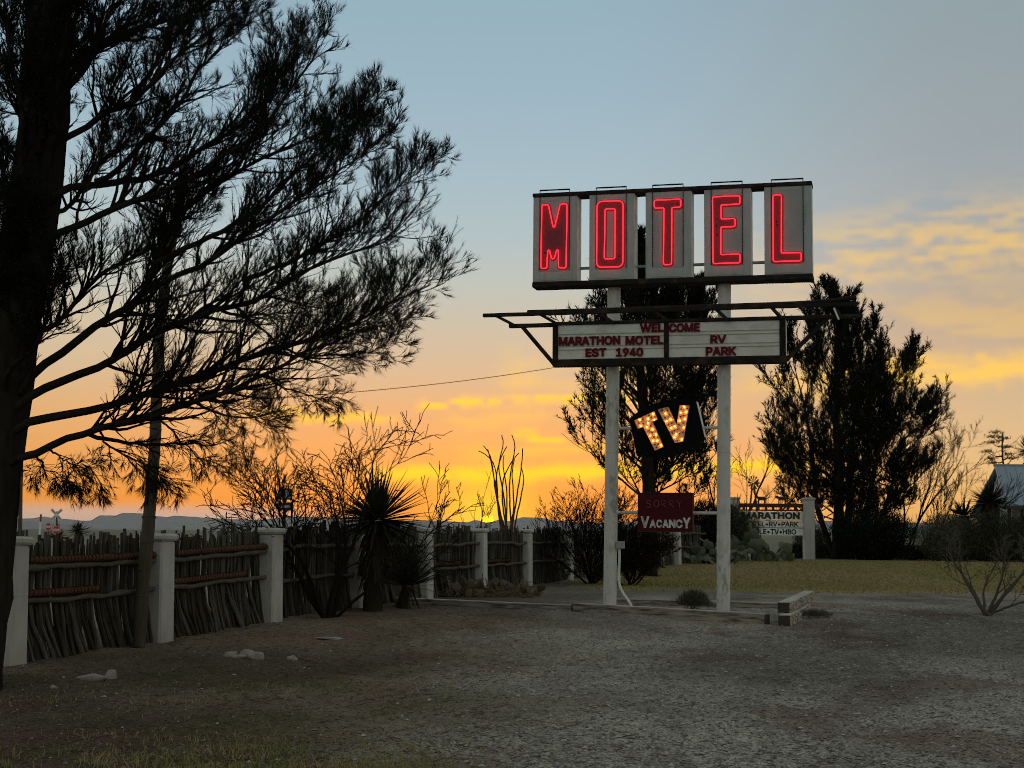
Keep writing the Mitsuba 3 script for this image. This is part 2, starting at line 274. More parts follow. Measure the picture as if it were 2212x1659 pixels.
def blades(S, D, L, W, rng, kink=0.0):
    """Thin pointed blades at S along D as triangles (two when kinked)."""
    D = unit(D); s = unit(np.cross(D, rng.normal(size=D.shape))) * (W / 2)[:, None]
    if kink:
        mid = S + D * (L * 0.55)[:, None]; tip = S + unit(D + np.array([0, 0, -kink])) * L[:, None]; k = np.arange(len(S)) * 5
        V = np.stack([S - s, S + s, mid + s * 0.8, mid - s * 0.8, tip], 1).reshape(-1, 3)
        F = np.concatenate([np.stack(x, 1) for x in ((k, k + 1, k + 2), (k, k + 2, k + 3), (k + 3, k + 2, k + 4))])
    else:
        V = np.stack([S - s, S + s, S + D * L[:, None]], 1).reshape(-1, 3); F = np.arange(len(V)).reshape(-1, 3)
    return trimesh.Trimesh(V, F, process=False)
def tufts(P, k, t0, spread, length, width, rng, bias=(0, 0, 0.0)):
    """k needles on each twig of P."""
    B, n, _ = P.shape
    x = (t0 + (1 - t0) * rng.random((B, k)) ** 0.7) * (n - 1); i = np.minimum(x.astype(int), n - 2); f = (x - i)[..., None]; r = np.arange(B)[:, None]
    S = (P[r, i] * (1 - f) + P[r, i + 1] * f).reshape(-1, 3); T = unit(P[r, i + 1] - P[r, i]).reshape(-1, 3)
    D = unit(T + spread * rng.normal(size=T.shape) + np.asarray(bias))
    return blades(S, D, length * rng.uniform(0.6, 1.25, len(S)), width * rng.uniform(0.7, 1.2, len(S)), rng)
def blob(rx, ry, rz, seed, rough=0.25, sub=2):
    m = trimesh.creation.icosphere(sub); v = m.vertices
    m.vertices = v * (1 + rough * (meshkit.fbm(v * 1.7 + seed * 7.3, 3, seed)[:, None] * 2 - 1)) * [rx, ry, rz]; return m
def rotz(a): c, s = math.cos(a), math.sin(a); return np.array([[c, -s, 0], [s, c, 0], [0, 0, 1.0]])

# ---------------------------------------------------------------- ground, plain, mountains
xs = np.unique(np.concatenate([-np.geomspace(60, 9500, 26), np.geomspace(60, 9500, 26), np.arange(-60, -12, 1.2), np.arange(12, 60, 1.2), np.arange(-12, 12.01, 0.12)]))
ys = np.unique(np.concatenate([[-9500, -3000, -800, -200, -60, -20, -5, 2, 6], np.arange(8, 32, 0.12), np.arange(32, 80, 0.5), np.arange(80, 170, 3), np.geomspace(170, 10500, 30)]))
gx, gy = np.meshgrid(xs, ys); q = np.stack([gx, gy, gx * 0], -1)
near = (1 - ss(26, 36, gy)) * (1 - ss(10, 14, np.abs(gx)))
relief = near * ((meshkit.fbm(q * [3.2, 2.2, 0], 4, 2) - 0.5) * 0.075 + (meshkit.fbm(q * 0.5, 3, 6) - 0.5) * 0.08)
def relief_at(x, y):
    q = np.stack([x, y, np.zeros_like(x)], -1)
    return (1 - ss(26, 36, y)) * (1 - ss(10, 14, np.abs(x))) * ((meshkit.fbm(q * [3.2, 2.2, 0], 4, 2) - 0.5) * 0.075 + (meshkit.fbm(q * 0.5, 3, 6) - 0.5) * 0.08)
def G(x, y):
    x, y = np.asarray(x, float), np.asarray(y, float); return gz(x, y) + relief_at(x, y)
gzz = gz(gx, gy) + relief
ny, nx = gx.shape; i, j = np.meshgrid(np.arange(ny - 1), np.arange(nx - 1), indexing="ij"); k = i * nx + j
F = np.concatenate([np.stack(a, -1).reshape(-1, 3) for a in ((k, k + 1, k + nx + 1), (k, k + nx + 1, k + nx))])
put("ground", (np.stack([gx, gy, gzz], -1).reshape(-1, 3), F), "mat_ground", True); labels["ground"] = {"kind": "structure", "label": "bare earth yard with pale gravel to the right and dry lawn behind"}
def ridge(key, prof, Y0, Y1, foot, seed, label):
    """A range whose skyline passes the given (px, py), its crest at depth Y1 and its foot at Y0."""
    prof = np.array(prof, float); px = np.arange(prof[0, 0], prof[-1, 0], 5.0); py = np.interp(px, prof[:, 0], prof[:, 1]) + 1.2 * (meshkit.fbm(np.stack([px * 0.08, px * 0, px * 0], -1), 3, seed) - 0.5)
    crest = np.array([at(a, b, Y1) for a, b in zip(px, py)]); rows = []
    for t in np.linspace(0, 1, 16):
        p = crest.copy(); p[:, 1] = Y0 + (Y1 - Y0) * t; p[:, 0] = crest[:, 0] * p[:, 1] / Y1
        h = t ** 1.5; nn = meshkit.fbm(np.stack([p[:, 0] * 0.006, p[:, 1] * 0.006, p[:, 0] * 0], -1), 4, seed) - 0.5
        p[:, 2] = -2 + (crest[:, 2] + 2) * np.clip(h + 0.5 * nn * (1 - t) * (t > 0), 0, 1); rows.append(p)
    for t, s in ((1.05, 0.8), (1.2, 0.2), (1.3, -0.05)):
        p = crest.copy(); p[:, 1] = Y1 * t; p[:, 2] = crest[:, 2] * s; rows.append(p)
    v = np.array(rows); a, b = v.shape[:2]; i, j = np.meshgrid(np.arange(a - 1), np.arange(b - 1), indexing="ij"); k = i * b + j
    f = np.concatenate([np.stack(z, -1).reshape(-1, 3) for z in ((k, k + 1, k + b + 1), (k, k + b + 1, k + b))])
    put(key, (v.reshape(-1, 3), f), "mat_hill", True); labels[key] = {"kind": "structure", "label": label}
ridge("mountains", [(-900, 1128), (-300, 1112), (-100, 1124), (17, 1118), (50, 1120), (67, 1120), (87, 1117), (97, 1116), (111, 1120), (147, 1121), (173, 1125), (196, 1125), (216, 1113), (250, 1114), (264, 1108), (306, 1109), (329, 1114), (361, 1117), (377, 1114), (397, 1115), (438, 1118), (554, 1124),
    (623, 1117), (673, 1117), (760, 1121), (841, 1125), (908, 1124), (955, 1125), (990, 1127.5), (1010, 1128), (1027, 1123), (1047, 1127.5), (1060, 1127.5), (1077, 1123), (1100, 1126), (1129, 1117), (1171, 1119), (1205, 1126), (1300, 1130), (1450, 1126), (1600, 1132), (1766, 1124), (1900, 1130), (2212, 1126), (2700, 1120), (3200, 1130)], 5200, 7000, 0, 3, "long grey mountain range on the horizon under the sunset")
ridge("foothills", [(-900, 1145), (-200, 1134), (0, 1134), (18, 1130), (42, 1126), (63, 1127), (83, 1134), (110, 1140), (150, 1144), (190, 1145), (208, 1141), (238, 1147), (290, 1147), (327, 1141), (345, 1141), (367, 1146), (480, 1145), (560, 1148), (700, 1149), (900, 1150), (1300, 1151), (1700, 1152), (2212, 1154), (3200, 1154)], 2400, 3200, 0, 8, "low darker foothills in front of the mountain range")
# ---------------------------------------------------------------- the motel sign on its two posts
ang = math.radians(14)
SO, SU, SN = np.array([1.75, 27.45, 0]), np.array([math.cos(ang), -math.sin(ang), 0]), np.array([-math.sin(ang), -math.cos(ang), 0])
UP = np.array([0, 0, 1.0])
def SP(u, v, n=0.0): return SO + SU * u + UP * v + SN * n
def sbox(u0, u1, v0, v1, n0, n1, bev=0.008):
    return place(box(u1 - u0, v1 - v0, n1 - n0, bev), SP((u0 + u1) / 2, (v0 + v1) / 2, (n0 + n1) / 2), SU, UP, SN)
def sflat(mesh, n): return place(mesh, SP(0, 0, n), SU, UP, SN)   # a mesh drawn in (u, v), thickness towards the front
def beam(a, b, w, h, bev=0.006):                                    # a straight bar from a to b, (u, v, n) corners
    a, b = SP(*a), SP(*b); x = b - a; L = np.linalg.norm(x); x /= L; y = np.cross(SN, x); y /= np.linalg.norm(y); z = np.cross(x, y)
    return place(box(L, h, w, bev), (a + b) / 2, x, y, z)
def stube(pts, r, sides=10): return tubes(np.array([SP(*p) for p in pts]), np.full(len(pts), r), sides, True)

sign = thing("motel_sign", "tall roadside sign on two white posts, five grey boxes with red neon letters", "sign")
for (ub, ut) in ((0.01, 0.075), (2.01, 2.055)):
    n_ = 40; v = np.linspace(-0.3, 6.02, n_)
    p = np.array([SP(ub + (ut - ub) * a / 6, a, 0.0) for a in v]); part(sign, "post", tubes(p, np.full(n_, 0.117), 28, True), "mat_pole", 40)
part(sign, "bottom_beam", sbox(-1.37, 3.61, 6.0, 6.10, -0.06, 0.32, 0.012), "mat_iron")
part(sign, "top_beam", sbox(-1.37, 3.61, 7.655, 7.725, -0.06, 0.325, 0.01), "mat_iron")
part(sign, "cross_rail", sbox(-0.6, 2.8, 6.345, 6.395, 0.0, 0.04), "mat_inset")
CANS = [-1.36, -0.325, 0.695, 1.735, 2.785]
LETTERS = {
    "M": [[(-1.19, 7.5), (-1.07, 7.5), (-0.965, 7.02), (-0.85, 7.5), (-0.725, 7.5), (-0.735, 6.335), (-0.875, 6.335), (-0.88, 6.77), (-0.98, 6.42), (-1.07, 6.77), (-1.09, 6.335), (-1.2, 6.335)]],
    "O": [[(-0.175, 7.515), (0.3, 7.515), (0.295, 6.32), (-0.18, 6.32)], [(-0.03, 7.375), (0.155, 7.375), (0.15, 6.47), (-0.04, 6.47)]],
    "T": [[(0.855, 7.495), (1.33, 7.495), (1.33, 7.35), (1.17, 7.35), (1.165, 6.33), (1.02, 6.33), (1.03, 7.35), (0.86, 7.35)]],
    "E": [[(1.89, 7.51), (2.37, 7.51), (2.37, 7.36), (2.04, 7.36), (2.04, 7.11), (2.285, 7.11), (2.285, 6.965), (2.035, 6.965), (2.03, 6.475), (2.37, 6.475), (2.365, 6.32), (1.895, 6.32)]],
    "L": [[(2.94, 7.495), (3.09, 7.495), (3.08, 6.465), (3.42, 6.465), (3.42, 6.32), (2.94, 6.32)]]}
NEON = {"type": "area", "radiance": col((0.6, 0.009, 0.018))}
for c0, (L, paths) in zip(CANS, LETTERS.items()):
    can = part(sign, "letter_box", sbox(c0, c0 + 0.815, 6.1, 7.655, -0.05, 0.3, 0.006), "mat_can", label=f"grey sheet metal box of the letter {L}")
    w0, w1 = c0 + 0.128, c0 + 0.665
    part(can, "lit_side", sbox(c0 + 0.816, c0 + 0.819, 6.11, 7.645, -0.045, 0.295, 0.001), "mat_lit_side")  # thin pale layer on the right only, painting that side as lit
    part(can, "inset_panel", sbox(w0, w1, 6.285, 7.595, 0.297, 0.306, 0.002), "mat_inset")
    part(can, "lower_panel", sbox(w0 + 0.01, w1 - 0.005, 6.125, 6.27, 0.297, 0.308, 0.002), "mat_can")
    for q in (w0 - 0.006, w1 + 0.002): part(can, "rod", sbox(q, q + 0.012, 6.3, 7.77, 0.31, 0.322, 0.002), "mat_iron")
    fr = [sbox(w0 - 0.006, w1 + 0.014, 7.762, 7.785, 0.3, 0.324, 0.003), sbox(w0 - 0.006, w1 + 0.014, 7.765, 7.783, 0.0, 0.02, 0.003)]
    fr += [sbox(q, q + 0.018, 7.72, 7.77, 0.0, 0.02, 0.003) for q in (w0 - 0.006, w1 - 0.006)]
    part(can, "bracket", join(fr), "mat_iron")
    rnd = {"O": 0.1}.get(L, 0.03)
    outer = Polygon(paths[0]).buffer(-0.012).buffer(rnd, quad_segs=6).buffer(-2 * rnd + 0.012).buffer(rnd)
    if L == "O": outer = Polygon(paths[0]).buffer(-0.09).buffer(0.09, quad_segs=8)
    loops = [outer]
    face = outer.buffer(0.03)
    if L == "O":
        inner = Polygon(paths[1]).buffer(-0.025).buffer(0.025, quad_segs=5); loops.append(inner); face = face.difference(inner.buffer(-0.03))
    part(can, "letter_face", sflat(extrude(face, 0.008), 0.306), "mat_letter_red")
    for lp in loops:
        ring = LineString(lp.exterior.coords); n_ = int(ring.length / 0.022)
        pts = np.array([SP(*ring.interpolate((k + 0.5) / n_, normalized=True).coords[0], 0.352) for k in range(n_)])
        part(can, "neon_tube", loop_tube(pts, 0.0095, 8), "mat_neon", True, emitter=NEON)
    hol = {"M": [(-1.13, 6.62)], "O": [(0.22, 6.52)], "T": [(1.27, 7.42)], "E": [(1.955, 7.0), (1.965, 6.84), (1.96, 7.12)], "L": [(3.0, 7.03), (3.005, 6.97)]}[L]
    part(can, "tube_sockets", join([sflat(trimesh.creation.cylinder(0.016, 0.01, sections=10).apply_translation([a, b, 0]), 0.315) for a, b in hol]), "mat_hole")

# ---------------------------------------------------------------- the changeable letter board with its open canopy frame
mq = thing("letter_board", "white changeable letter board in a black iron frame with overhanging ladder canopy", "sign")
N0, N1 = 0.13, 0.34
part(mq, "frame", join([sbox(-0.98, 3.15, 4.555, 4.685, N0, N1), sbox(-0.98, 3.15, 5.3, 5.36, N0, N1), sbox(-0.98, -0.885, 4.685, 5.3, N0, N1), sbox(3.035, 3.14, 4.685, 5.3, N0, N1), sbox(1.03, 1.11, 4.685, 5.3, N0 + 0.003, N1 + 0.012)]), "mat_iron")
part(mq, "lit_side", sbox(3.141, 3.146, 4.69, 5.3, N0 + 0.01, N1 - 0.02, 0.001), "mat_lit_side")  # pale layer over the black frame, its lit right side put into colour
for a, b in ((-0.885, 1.03), (1.11, 3.035)):
    pn = part(mq, "panel", sbox(a, b, 4.685, 5.3, N1 - 0.06, N1 - 0.03, 0.002), "mat_panel")
    for v in (5.135, 5.075, 4.915, 4.855): part(pn, "letter_track", sbox(a + 0.004, b - 0.004, v - 0.006, v + 0.006, N1 - 0.03, N1 - 0.014, 0.002), "mat_track")
TXT = [("WEL", 0.6, 1.03, 5.135, 5.295, N1 - 0.012), ("COME", 1.115, 1.66, 5.125, 5.285, N1 - 0.012), ("MARATHON", -0.87, 0.25, 4.925, 5.09, N1 - 0.012), ("MOTEL", 0.34, 1.02, 4.915, 5.08, N1 - 0.012), ("EST", -0.38, 0.0, 4.715, 4.875, N1 - 0.012),
       ("1940", 0.17, 0.66, 4.71, 4.87, N1 - 0.012), ("RV", 1.84, 2.12, 4.91, 5.06, N1 - 0.012), ("PARK", 1.76, 2.29, 4.695, 4.855, N1 - 0.012)]
for w, u0, u1, v0, v1, n in TXT: part(mq, "lettering", sflat(fit_text(w, u0, u1, v0, v1, 0.012, True, 0.09), n), "mat_text_red", label=f"dark red letters {w}")
part(mq, "canopy_beam", beam((-1.8, 5.315, 0.25), (4.44, 5.345, 0.25), 0.09, 0.07), "mat_iron")
part(mq, "canopy_beam", beam((-1.98, 5.355, 1.4), (4.38, 5.385, 1.4), 0.09, 0.06), "mat_iron")
part(mq, "canopy_beam", tubes(np.array([SP(*p) for p in smooth_path([(-1.2, 5.40, 1.36), (1, 5.41, 1.36), (3, 5.425, 1.36), (3.9, 5.45, 1.36), (4.36, 5.50, 1.36)], 14)]), np.full(14, 0.036), 8, True), "mat_iron", 40)
for u in (-1.72, -0.92, 0.1, 1.07, 2.12, 3.05, 4.05): part(mq, "cross_bar", beam((u + 0.03, 5.32, 0.28), (u - 0.06, 5.36, 1.38), 0.05, 0.05), "mat_iron")
part(mq, "brace", beam((-0.96, 4.60, 0.24), (-1.56, 5.30, 0.24), 0.06, 0.07), "mat_iron")
part(mq, "brace", beam((3.13, 4.60, 0.24), (3.82, 5.31, 0.24), 0.06, 0.07), "mat_iron")
part(mq, "hanging_strip", beam((4.0, 5.33, 1.42), (4.08, 5.13, 1.43), 0.006, 0.03), "mat_white")
part(mq, "bracket", join([sbox(u - 0.16, u + 0.16, v, v + 0.07, 0.1, 0.15) for u in (0.04, 2.03) for v in (4.72, 5.2)]), "mat_iron")

# ---------------------------------------------------------------- the tilted TV sign with bulbs
tv = thing("tv_sign", "tilted black television shaped sign with glowing bulb letters TV", "sign")
TVP = Polygon(smooth_path([(0.385, 3.63), (0.52, 3.735), (0.68, 3.83), (0.99, 3.935), (1.31, 3.975), (1.555, 3.925)], 14).tolist() + smooth_path([(1.565, 3.92), (1.63, 3.64), (1.71, 3.29)], 6).tolist() + smooth_path([(1.7, 3.27), (1.53, 3.14), (1.21, 2.985), (0.89, 2.945), (0.52, 2.965)], 12).tolist() + smooth_path([(0.51, 2.975), (0.455, 3.27), (0.385, 3.62)], 6).tolist())
part(tv, "case", sflat(extrude(TVP, 0.3), -0.15), "mat_tv_black", 30)
part(tv, "lit_edge", join([sflat(extrude(Polygon([(a + 0.002, b), (c + 0.002, d), (c + 0.007, d), (a + 0.007, b)]), 0.26), -0.13) for (a, b), (c, d) in zip(*(lambda s: (s[:-1], s[1:]))(smooth_path([(1.565, 3.92), (1.63, 3.64), (1.71, 3.29)], 8).tolist()))]), "mat_lit_side")  # light along the right edge of the case, painted as a pale strip
TPOLY = Polygon([(0.48, 3.59), (0.83, 3.745), (0.89, 3.605), (0.80, 3.565), (0.995, 3.12), (0.845, 3.06), (0.635, 3.475), (0.54, 3.445)])
VPOLY = Polygon([(0.9, 3.78), (1.08, 3.82), (1.23, 3.5), (1.285, 3.85), (1.45, 3.84), (1.34, 3.215), (1.2, 3.19)])
LITB = [(0.81, 3.7), (0.72, 3.62), (0.57, 3.6), (0.83, 3.6), (0.72, 3.54), (0.59, 3.49), (0.7, 3.47), (0.8, 3.43), (0.86, 3.34), (0.76, 3.32), (0.81, 3.23), (0.88, 3.23), (0.95, 3.15), (1.03, 3.71), (1.12, 3.6), (1.05, 3.57), (1.19, 3.48), (1.13, 3.45), (1.22, 3.34), (1.19, 3.29), (1.32, 3.25), (1.36, 3.82), (1.3, 3.72), (1.39, 3.73), (1.37, 3.61), (1.28, 3.58), (1.35, 3.46)]
DEADB = [(0.74, 3.68), (0.63, 3.61), (0.78, 3.64), (0.84, 3.65), (0.56, 3.54), (0.64, 3.53), (0.77, 3.49), (0.74, 3.41), (0.79, 3.38), (0.82, 3.29), (0.89, 3.28), (0.84, 3.17), (0.9, 3.17), (0.87, 3.11), (1.06, 3.76), (0.97, 3.76), (1.1, 3.68), (1.03, 3.64), (1.08, 3.51), (1.14, 3.54), (1.25, 3.43), (1.19, 3.41), (1.15, 3.36), (1.34, 3.38), (1.28, 3.35), (1.27, 3.51), (1.31, 3.78), (1.35, 3.67), (1.3, 3.65), (1.34, 3.54), (1.24, 3.23), (1.41, 3.79)]
BULB = {"type": "area", "radiance": col((3.2, 1.1, 0.09))}
for L, poly in (("T", TPOLY), ("V", VPOLY)):
    f = part(tv, "letter", sflat(extrude(poly, 0.012), 0.148), "mat_tv_face", label=f"glowing orange letter {L} set with small bulbs")
    part(f, "rim", sflat(extrude(poly.buffer(0.004).difference(poly.buffer(-0.004)), 0.035), 0.149), "mat_tv_face")
    for (a, b) in LITB:
        if poly.buffer(0.02).contains(LineString([(a, b), (a + 1e-4, b)])):
            m = trimesh.creation.icosphere(1, 0.0125); m.apply_translation(SP(a, b, 0.176)); part(f, "bulb", m, "mat_bulb", True, emitter=BULB)
    for (a, b) in DEADB:
        if poly.buffer(0.02).contains(LineString([(a, b), (a + 1e-4, b)])):
            m = trimesh.creation.icosphere(1, 0.0155); m.apply_translation(SP(a, b, 0.172)); part(f, "dead_bulb", m, "mat_dead_bulb", True)
for a, b in ((0.12, 0.42), (1.66, 1.96)): part(tv, "support_pipe", stube([(a, 3.465, 0), (b, 3.465, 0)], 0.028), "mat_pole", 40)

# ---------------------------------------------------------------- the vacancy sign
vs = thing("vacancy_sign", "dark red box sign with hand painted white VACANCY between the posts", "sign")
part(vs, "box", sbox(0.535, 1.495, 1.645, 2.305, -0.12, 0.15, 0.01), "mat_vacancy")
part(vs, "edge_trim", join([sbox(0.525, 1.505, 1.632, 1.648, -0.125, 0.165), sbox(0.525, 1.505, 2.302, 2.316, -0.125, 0.165), sbox(1.493, 1.507, 1.649, 2.301, 0.12, 0.162)]), "mat_rust_red")
rv = np.random.default_rng(4); x = 0.59
for ch, w, h, dz in zip("VACANCY", (0.15, 0.115, 0.105, 0.11, 0.115, 0.12, 0.135), (0.205, 0.145, 0.14, 0.145, 0.15, 0.15, 0.19), (0.0, 0.0, 0.005, 0.0, 0.0, 0.0, -0.005)):
    part(vs, "lettering", sflat(fit_text(ch, x, x + w, 1.7 + dz, 1.7 + dz + h, 0.004, True, 0.07), 0.151), "mat_hand_white", label=f"hand painted white letter {ch}"); x += w + 0.004
STROKES = {"S": [(0.9, 0.85), (0.6, 1), (0.2, 0.95), (0.08, 0.75), (0.3, 0.56), (0.7, 0.45), (0.9, 0.25), (0.7, 0.04), (0.3, 0), (0.05, 0.15)], "O": [(0.5 + 0.45 * math.cos(a), 0.5 + 0.48 * math.sin(a)) for a in np.linspace(0.1, 6.3, 14)],
           "R": [(0.08, 0), (0.08, 1), (0.6, 0.98), (0.85, 0.76), (0.6, 0.52), (0.15, 0.5), (0.9, 0)], "Y": [(0.02, 1), (0.5, 0.52), (0.98, 1), (0.5, 0.52), (0.45, 0)]}
for k, ch in enumerate("SORRY"):
    u0, w, h = 0.685 + k * 0.135, 0.1, 0.12
    pts = [(u0 + w * a, 2.06 + h * b, 0.175) for a, b in STROKES[ch]]
    part(vs, "unlit_tube", stube(smooth_path(pts, 30) if ch in "SO" else pts, 0.005, 6), "mat_glass_tube", label=f"unlit glass tube letter {ch}")
for a, b in ((0.12, 0.54), (1.49, 1.92)): part(vs, "support_pipe", stube([(a, 1.968, 0), (b, 1.968, 0)], 0.03), "mat_pole", 40)

cd = thing("electrical_conduit", "white conduit bending from a grey box beside the left sign post", "pipe")
part(cd, "junction_box", sbox(0.14, 0.28, 1.33, 1.46, -0.02, 0.1), "mat_box_grey")
pts = [(0.185, 1.33, 0.04), (0.185, 1.0, 0.04), (0.18, 0.82, 0.04), (0.2, 0.68, 0.05), (0.28, 0.53, 0.07), (0.38, 0.4, 0.1), (0.44, 0.28, 0.12), (0.455, 0.1, 0.13)]
part(cd, "pipe", tubes(np.array([SP(*p) for p in smooth_path(pts, 40)]), np.full(40, 0.024), 12, True), "mat_pvc", 40)
part(cd, "coupling", stube([(0.182, 0.86, 0.04), (0.181, 0.78, 0.042)], 0.031), "mat_pvc", 40)

# ---------------------------------------------------------------- timbers round the foot of the sign
def timber(a, b, w, h, base=0.0, label=None, ends=True, dz=(0, 0)):
    key = thing("landscape_timber", label, "timber", "timbers round the foot of the sign")
    a, b = np.array(a, float), np.array(b, float); za, zb = float(gz(*a)) + base + dz[0], float(gz(*b)) + base + dz[1]
    A, B = np.r_[a, za + h / 2], np.r_[b, zb + h / 2]; x = B - A; L = np.linalg.norm(x); x /= L; y = np.cross(UP, x); y /= np.linalg.norm(y); z = np.cross(x, y)
    m = box(L, w, h, 0.012); m = m.subdivide().subdivide(); v = m.vertices
    m.vertices = v + (meshkit.noise(v * [3, 9, 9] + 20 + L)[:, None] - 0.5) * 0.014
    part(key, "log", place(m, (A + B) / 2, x, y, z), "mat_timber", 30)
    if ends:
        for s, P in ((-1, A), (1, B)): part(key, "end_grain", place(box(0.012, w * 0.93, h * 0.93, 0.004), P + x * s * 0.009, x, y, z), "mat_end_grain")
    return key
timber((-2.2, 30.45), (1.14, 27.9), 0.16, 0.14, -0.02, "long low timber running left from the sign toward the cactus clump")
timber((1.17, 27.86), (4.20, 25.42), 0.17, 0.19, -0.03, "weathered timber in front of the two sign posts")
timber((4.42, 25.05), (5.32, 28.0), 0.2, 0.2, -0.03, "lower of the two stacked timbers at the planter corner")
timber((4.50, 25.55), (5.62, 29.2), 0.2, 0.17, 0.168, "upper timber resting on another at the planter corner", dz=(0, 0.03))
timber((2.0, 30.9), (3.5, 30.35), 0.15, 0.13, -0.01, "rear planter timber behind the left sign post")
timber((3.55, 30.3), (5.3, 29.55), 0.15, 0.13, -0.01, "rear planter timber behind the right sign post")
for k, (px, py, s, lb) in enumerate([(1525, 1318, 0.13, "short broken timber offcut beside the right post"), (1625, 1318, 0.1, "dark triangular stone inside the planter corner"), (1563, 1313, 0.08, "small pale stone right of the right sign post")]):
    P = at(px, py, 26.9 - 0.25 * k); key = thing("planter_stone", lb, "stone", "bits lying in the planter"); m = blob(s * 1.4, s * 0.7, s * 0.55, 40 + k, 0.3); m.apply_translation([P[0], P[1], float(gz(P[0], P[1])) + 0.02]); put(key, m, "mat_end_grain" if k < 2 else "mat_rock_white", 40)

# ---------------------------------------------------------------- stick fence between white plastered pillars
PIL = [(-6.0, 18.5), (-4.96, 21.75), (-3.9, 24.95), (-2.88, 28.7), (-1.84, 32.4), (-0.77, 36.7), (0.37, 41.4), (1.66, 46.1), (3.15, 49.9), (4.6, 53.6), (6.08, 57.2)]
ORD = ["nearest, half hidden by the big tree trunk", "second, beside the leaning utility pole", "third, left of the bare mesquite", "fourth, hidden behind the yucca trunk", "fifth, right of the yucca behind the cactus", "sixth, behind the middle of the dry cactus", "seventh, right of the ocotillo", "eighth, half buried in the bare thicket", None, None, "standing right of the pine trunk under the vacancy sign"]
frng = np.random.default_rng(77)
PICK = ["mat_picket_dark", "mat_picket_grey", "mat_picket_brown"]
def pillar(k):
    x, y = PIL[k]; a = np.array(PIL[max(k - 1, 0)]); b = np.array(PIL[min(k + 1, len(PIL) - 1)]); d = unit(b - a); z0 = float(gz(x, y)); key = thing("fence_pillar", f"white plastered fence pillar with flat cap, {ORD[k]}", "pillar", "white pillars along the stick fence")
    X, Y = np.array([d[0], d[1], 0]), np.array([-d[1], d[0], 0])
    m = box(0.38, 0.38, 1.6, 0.03); v = m.vertices; v[:, :2] *= (1.06 - 0.1 * (v[:, 2:] / 1.6 + 0.5)); m = m.subdivide().subdivide(); m.vertices += (meshkit.noise(m.vertices * 5 + k * 9)[:, None] - 0.5) * 0.012
    part(key, "shaft", place(m, [x, y, z0 + 0.6], X, Y, UP), "mat_plaster", 35)
    m = box(0.44, 0.44, 0.1, 0.04).subdivide().subdivide(); m.vertices += (meshkit.noise(m.vertices * 7 + k * 5)[:, None] - 0.5) * 0.016
    part(key, "cap", place(m, [x, y, z0 + 1.448], X, Y, UP), "mat_plaster", 35)
for k in range(len(PIL)):
    if ORD[k]: pillar(k)
FLAB = ["stick fence panel nearest the camera with two wire wrapped rails", "stick fence panel between the leaning utility pole and the third pillar", "stick fence panel behind the bare mesquite trunks", "stick fence panel behind the yucca", "stick fence panel behind the left half of the dry cactus", "stick fence panel behind the ocotillo", "stick fence panel behind the left edge of the bare thicket",
        "stick fence panel hidden deep in the bare thicket", "stick fence panel between thicket and pine trunk", "stick fence panel just right of the pine trunk", "stick fence panel in the shade right of the last pillar"]
ends = PIL + [(7.5, 59.6)]
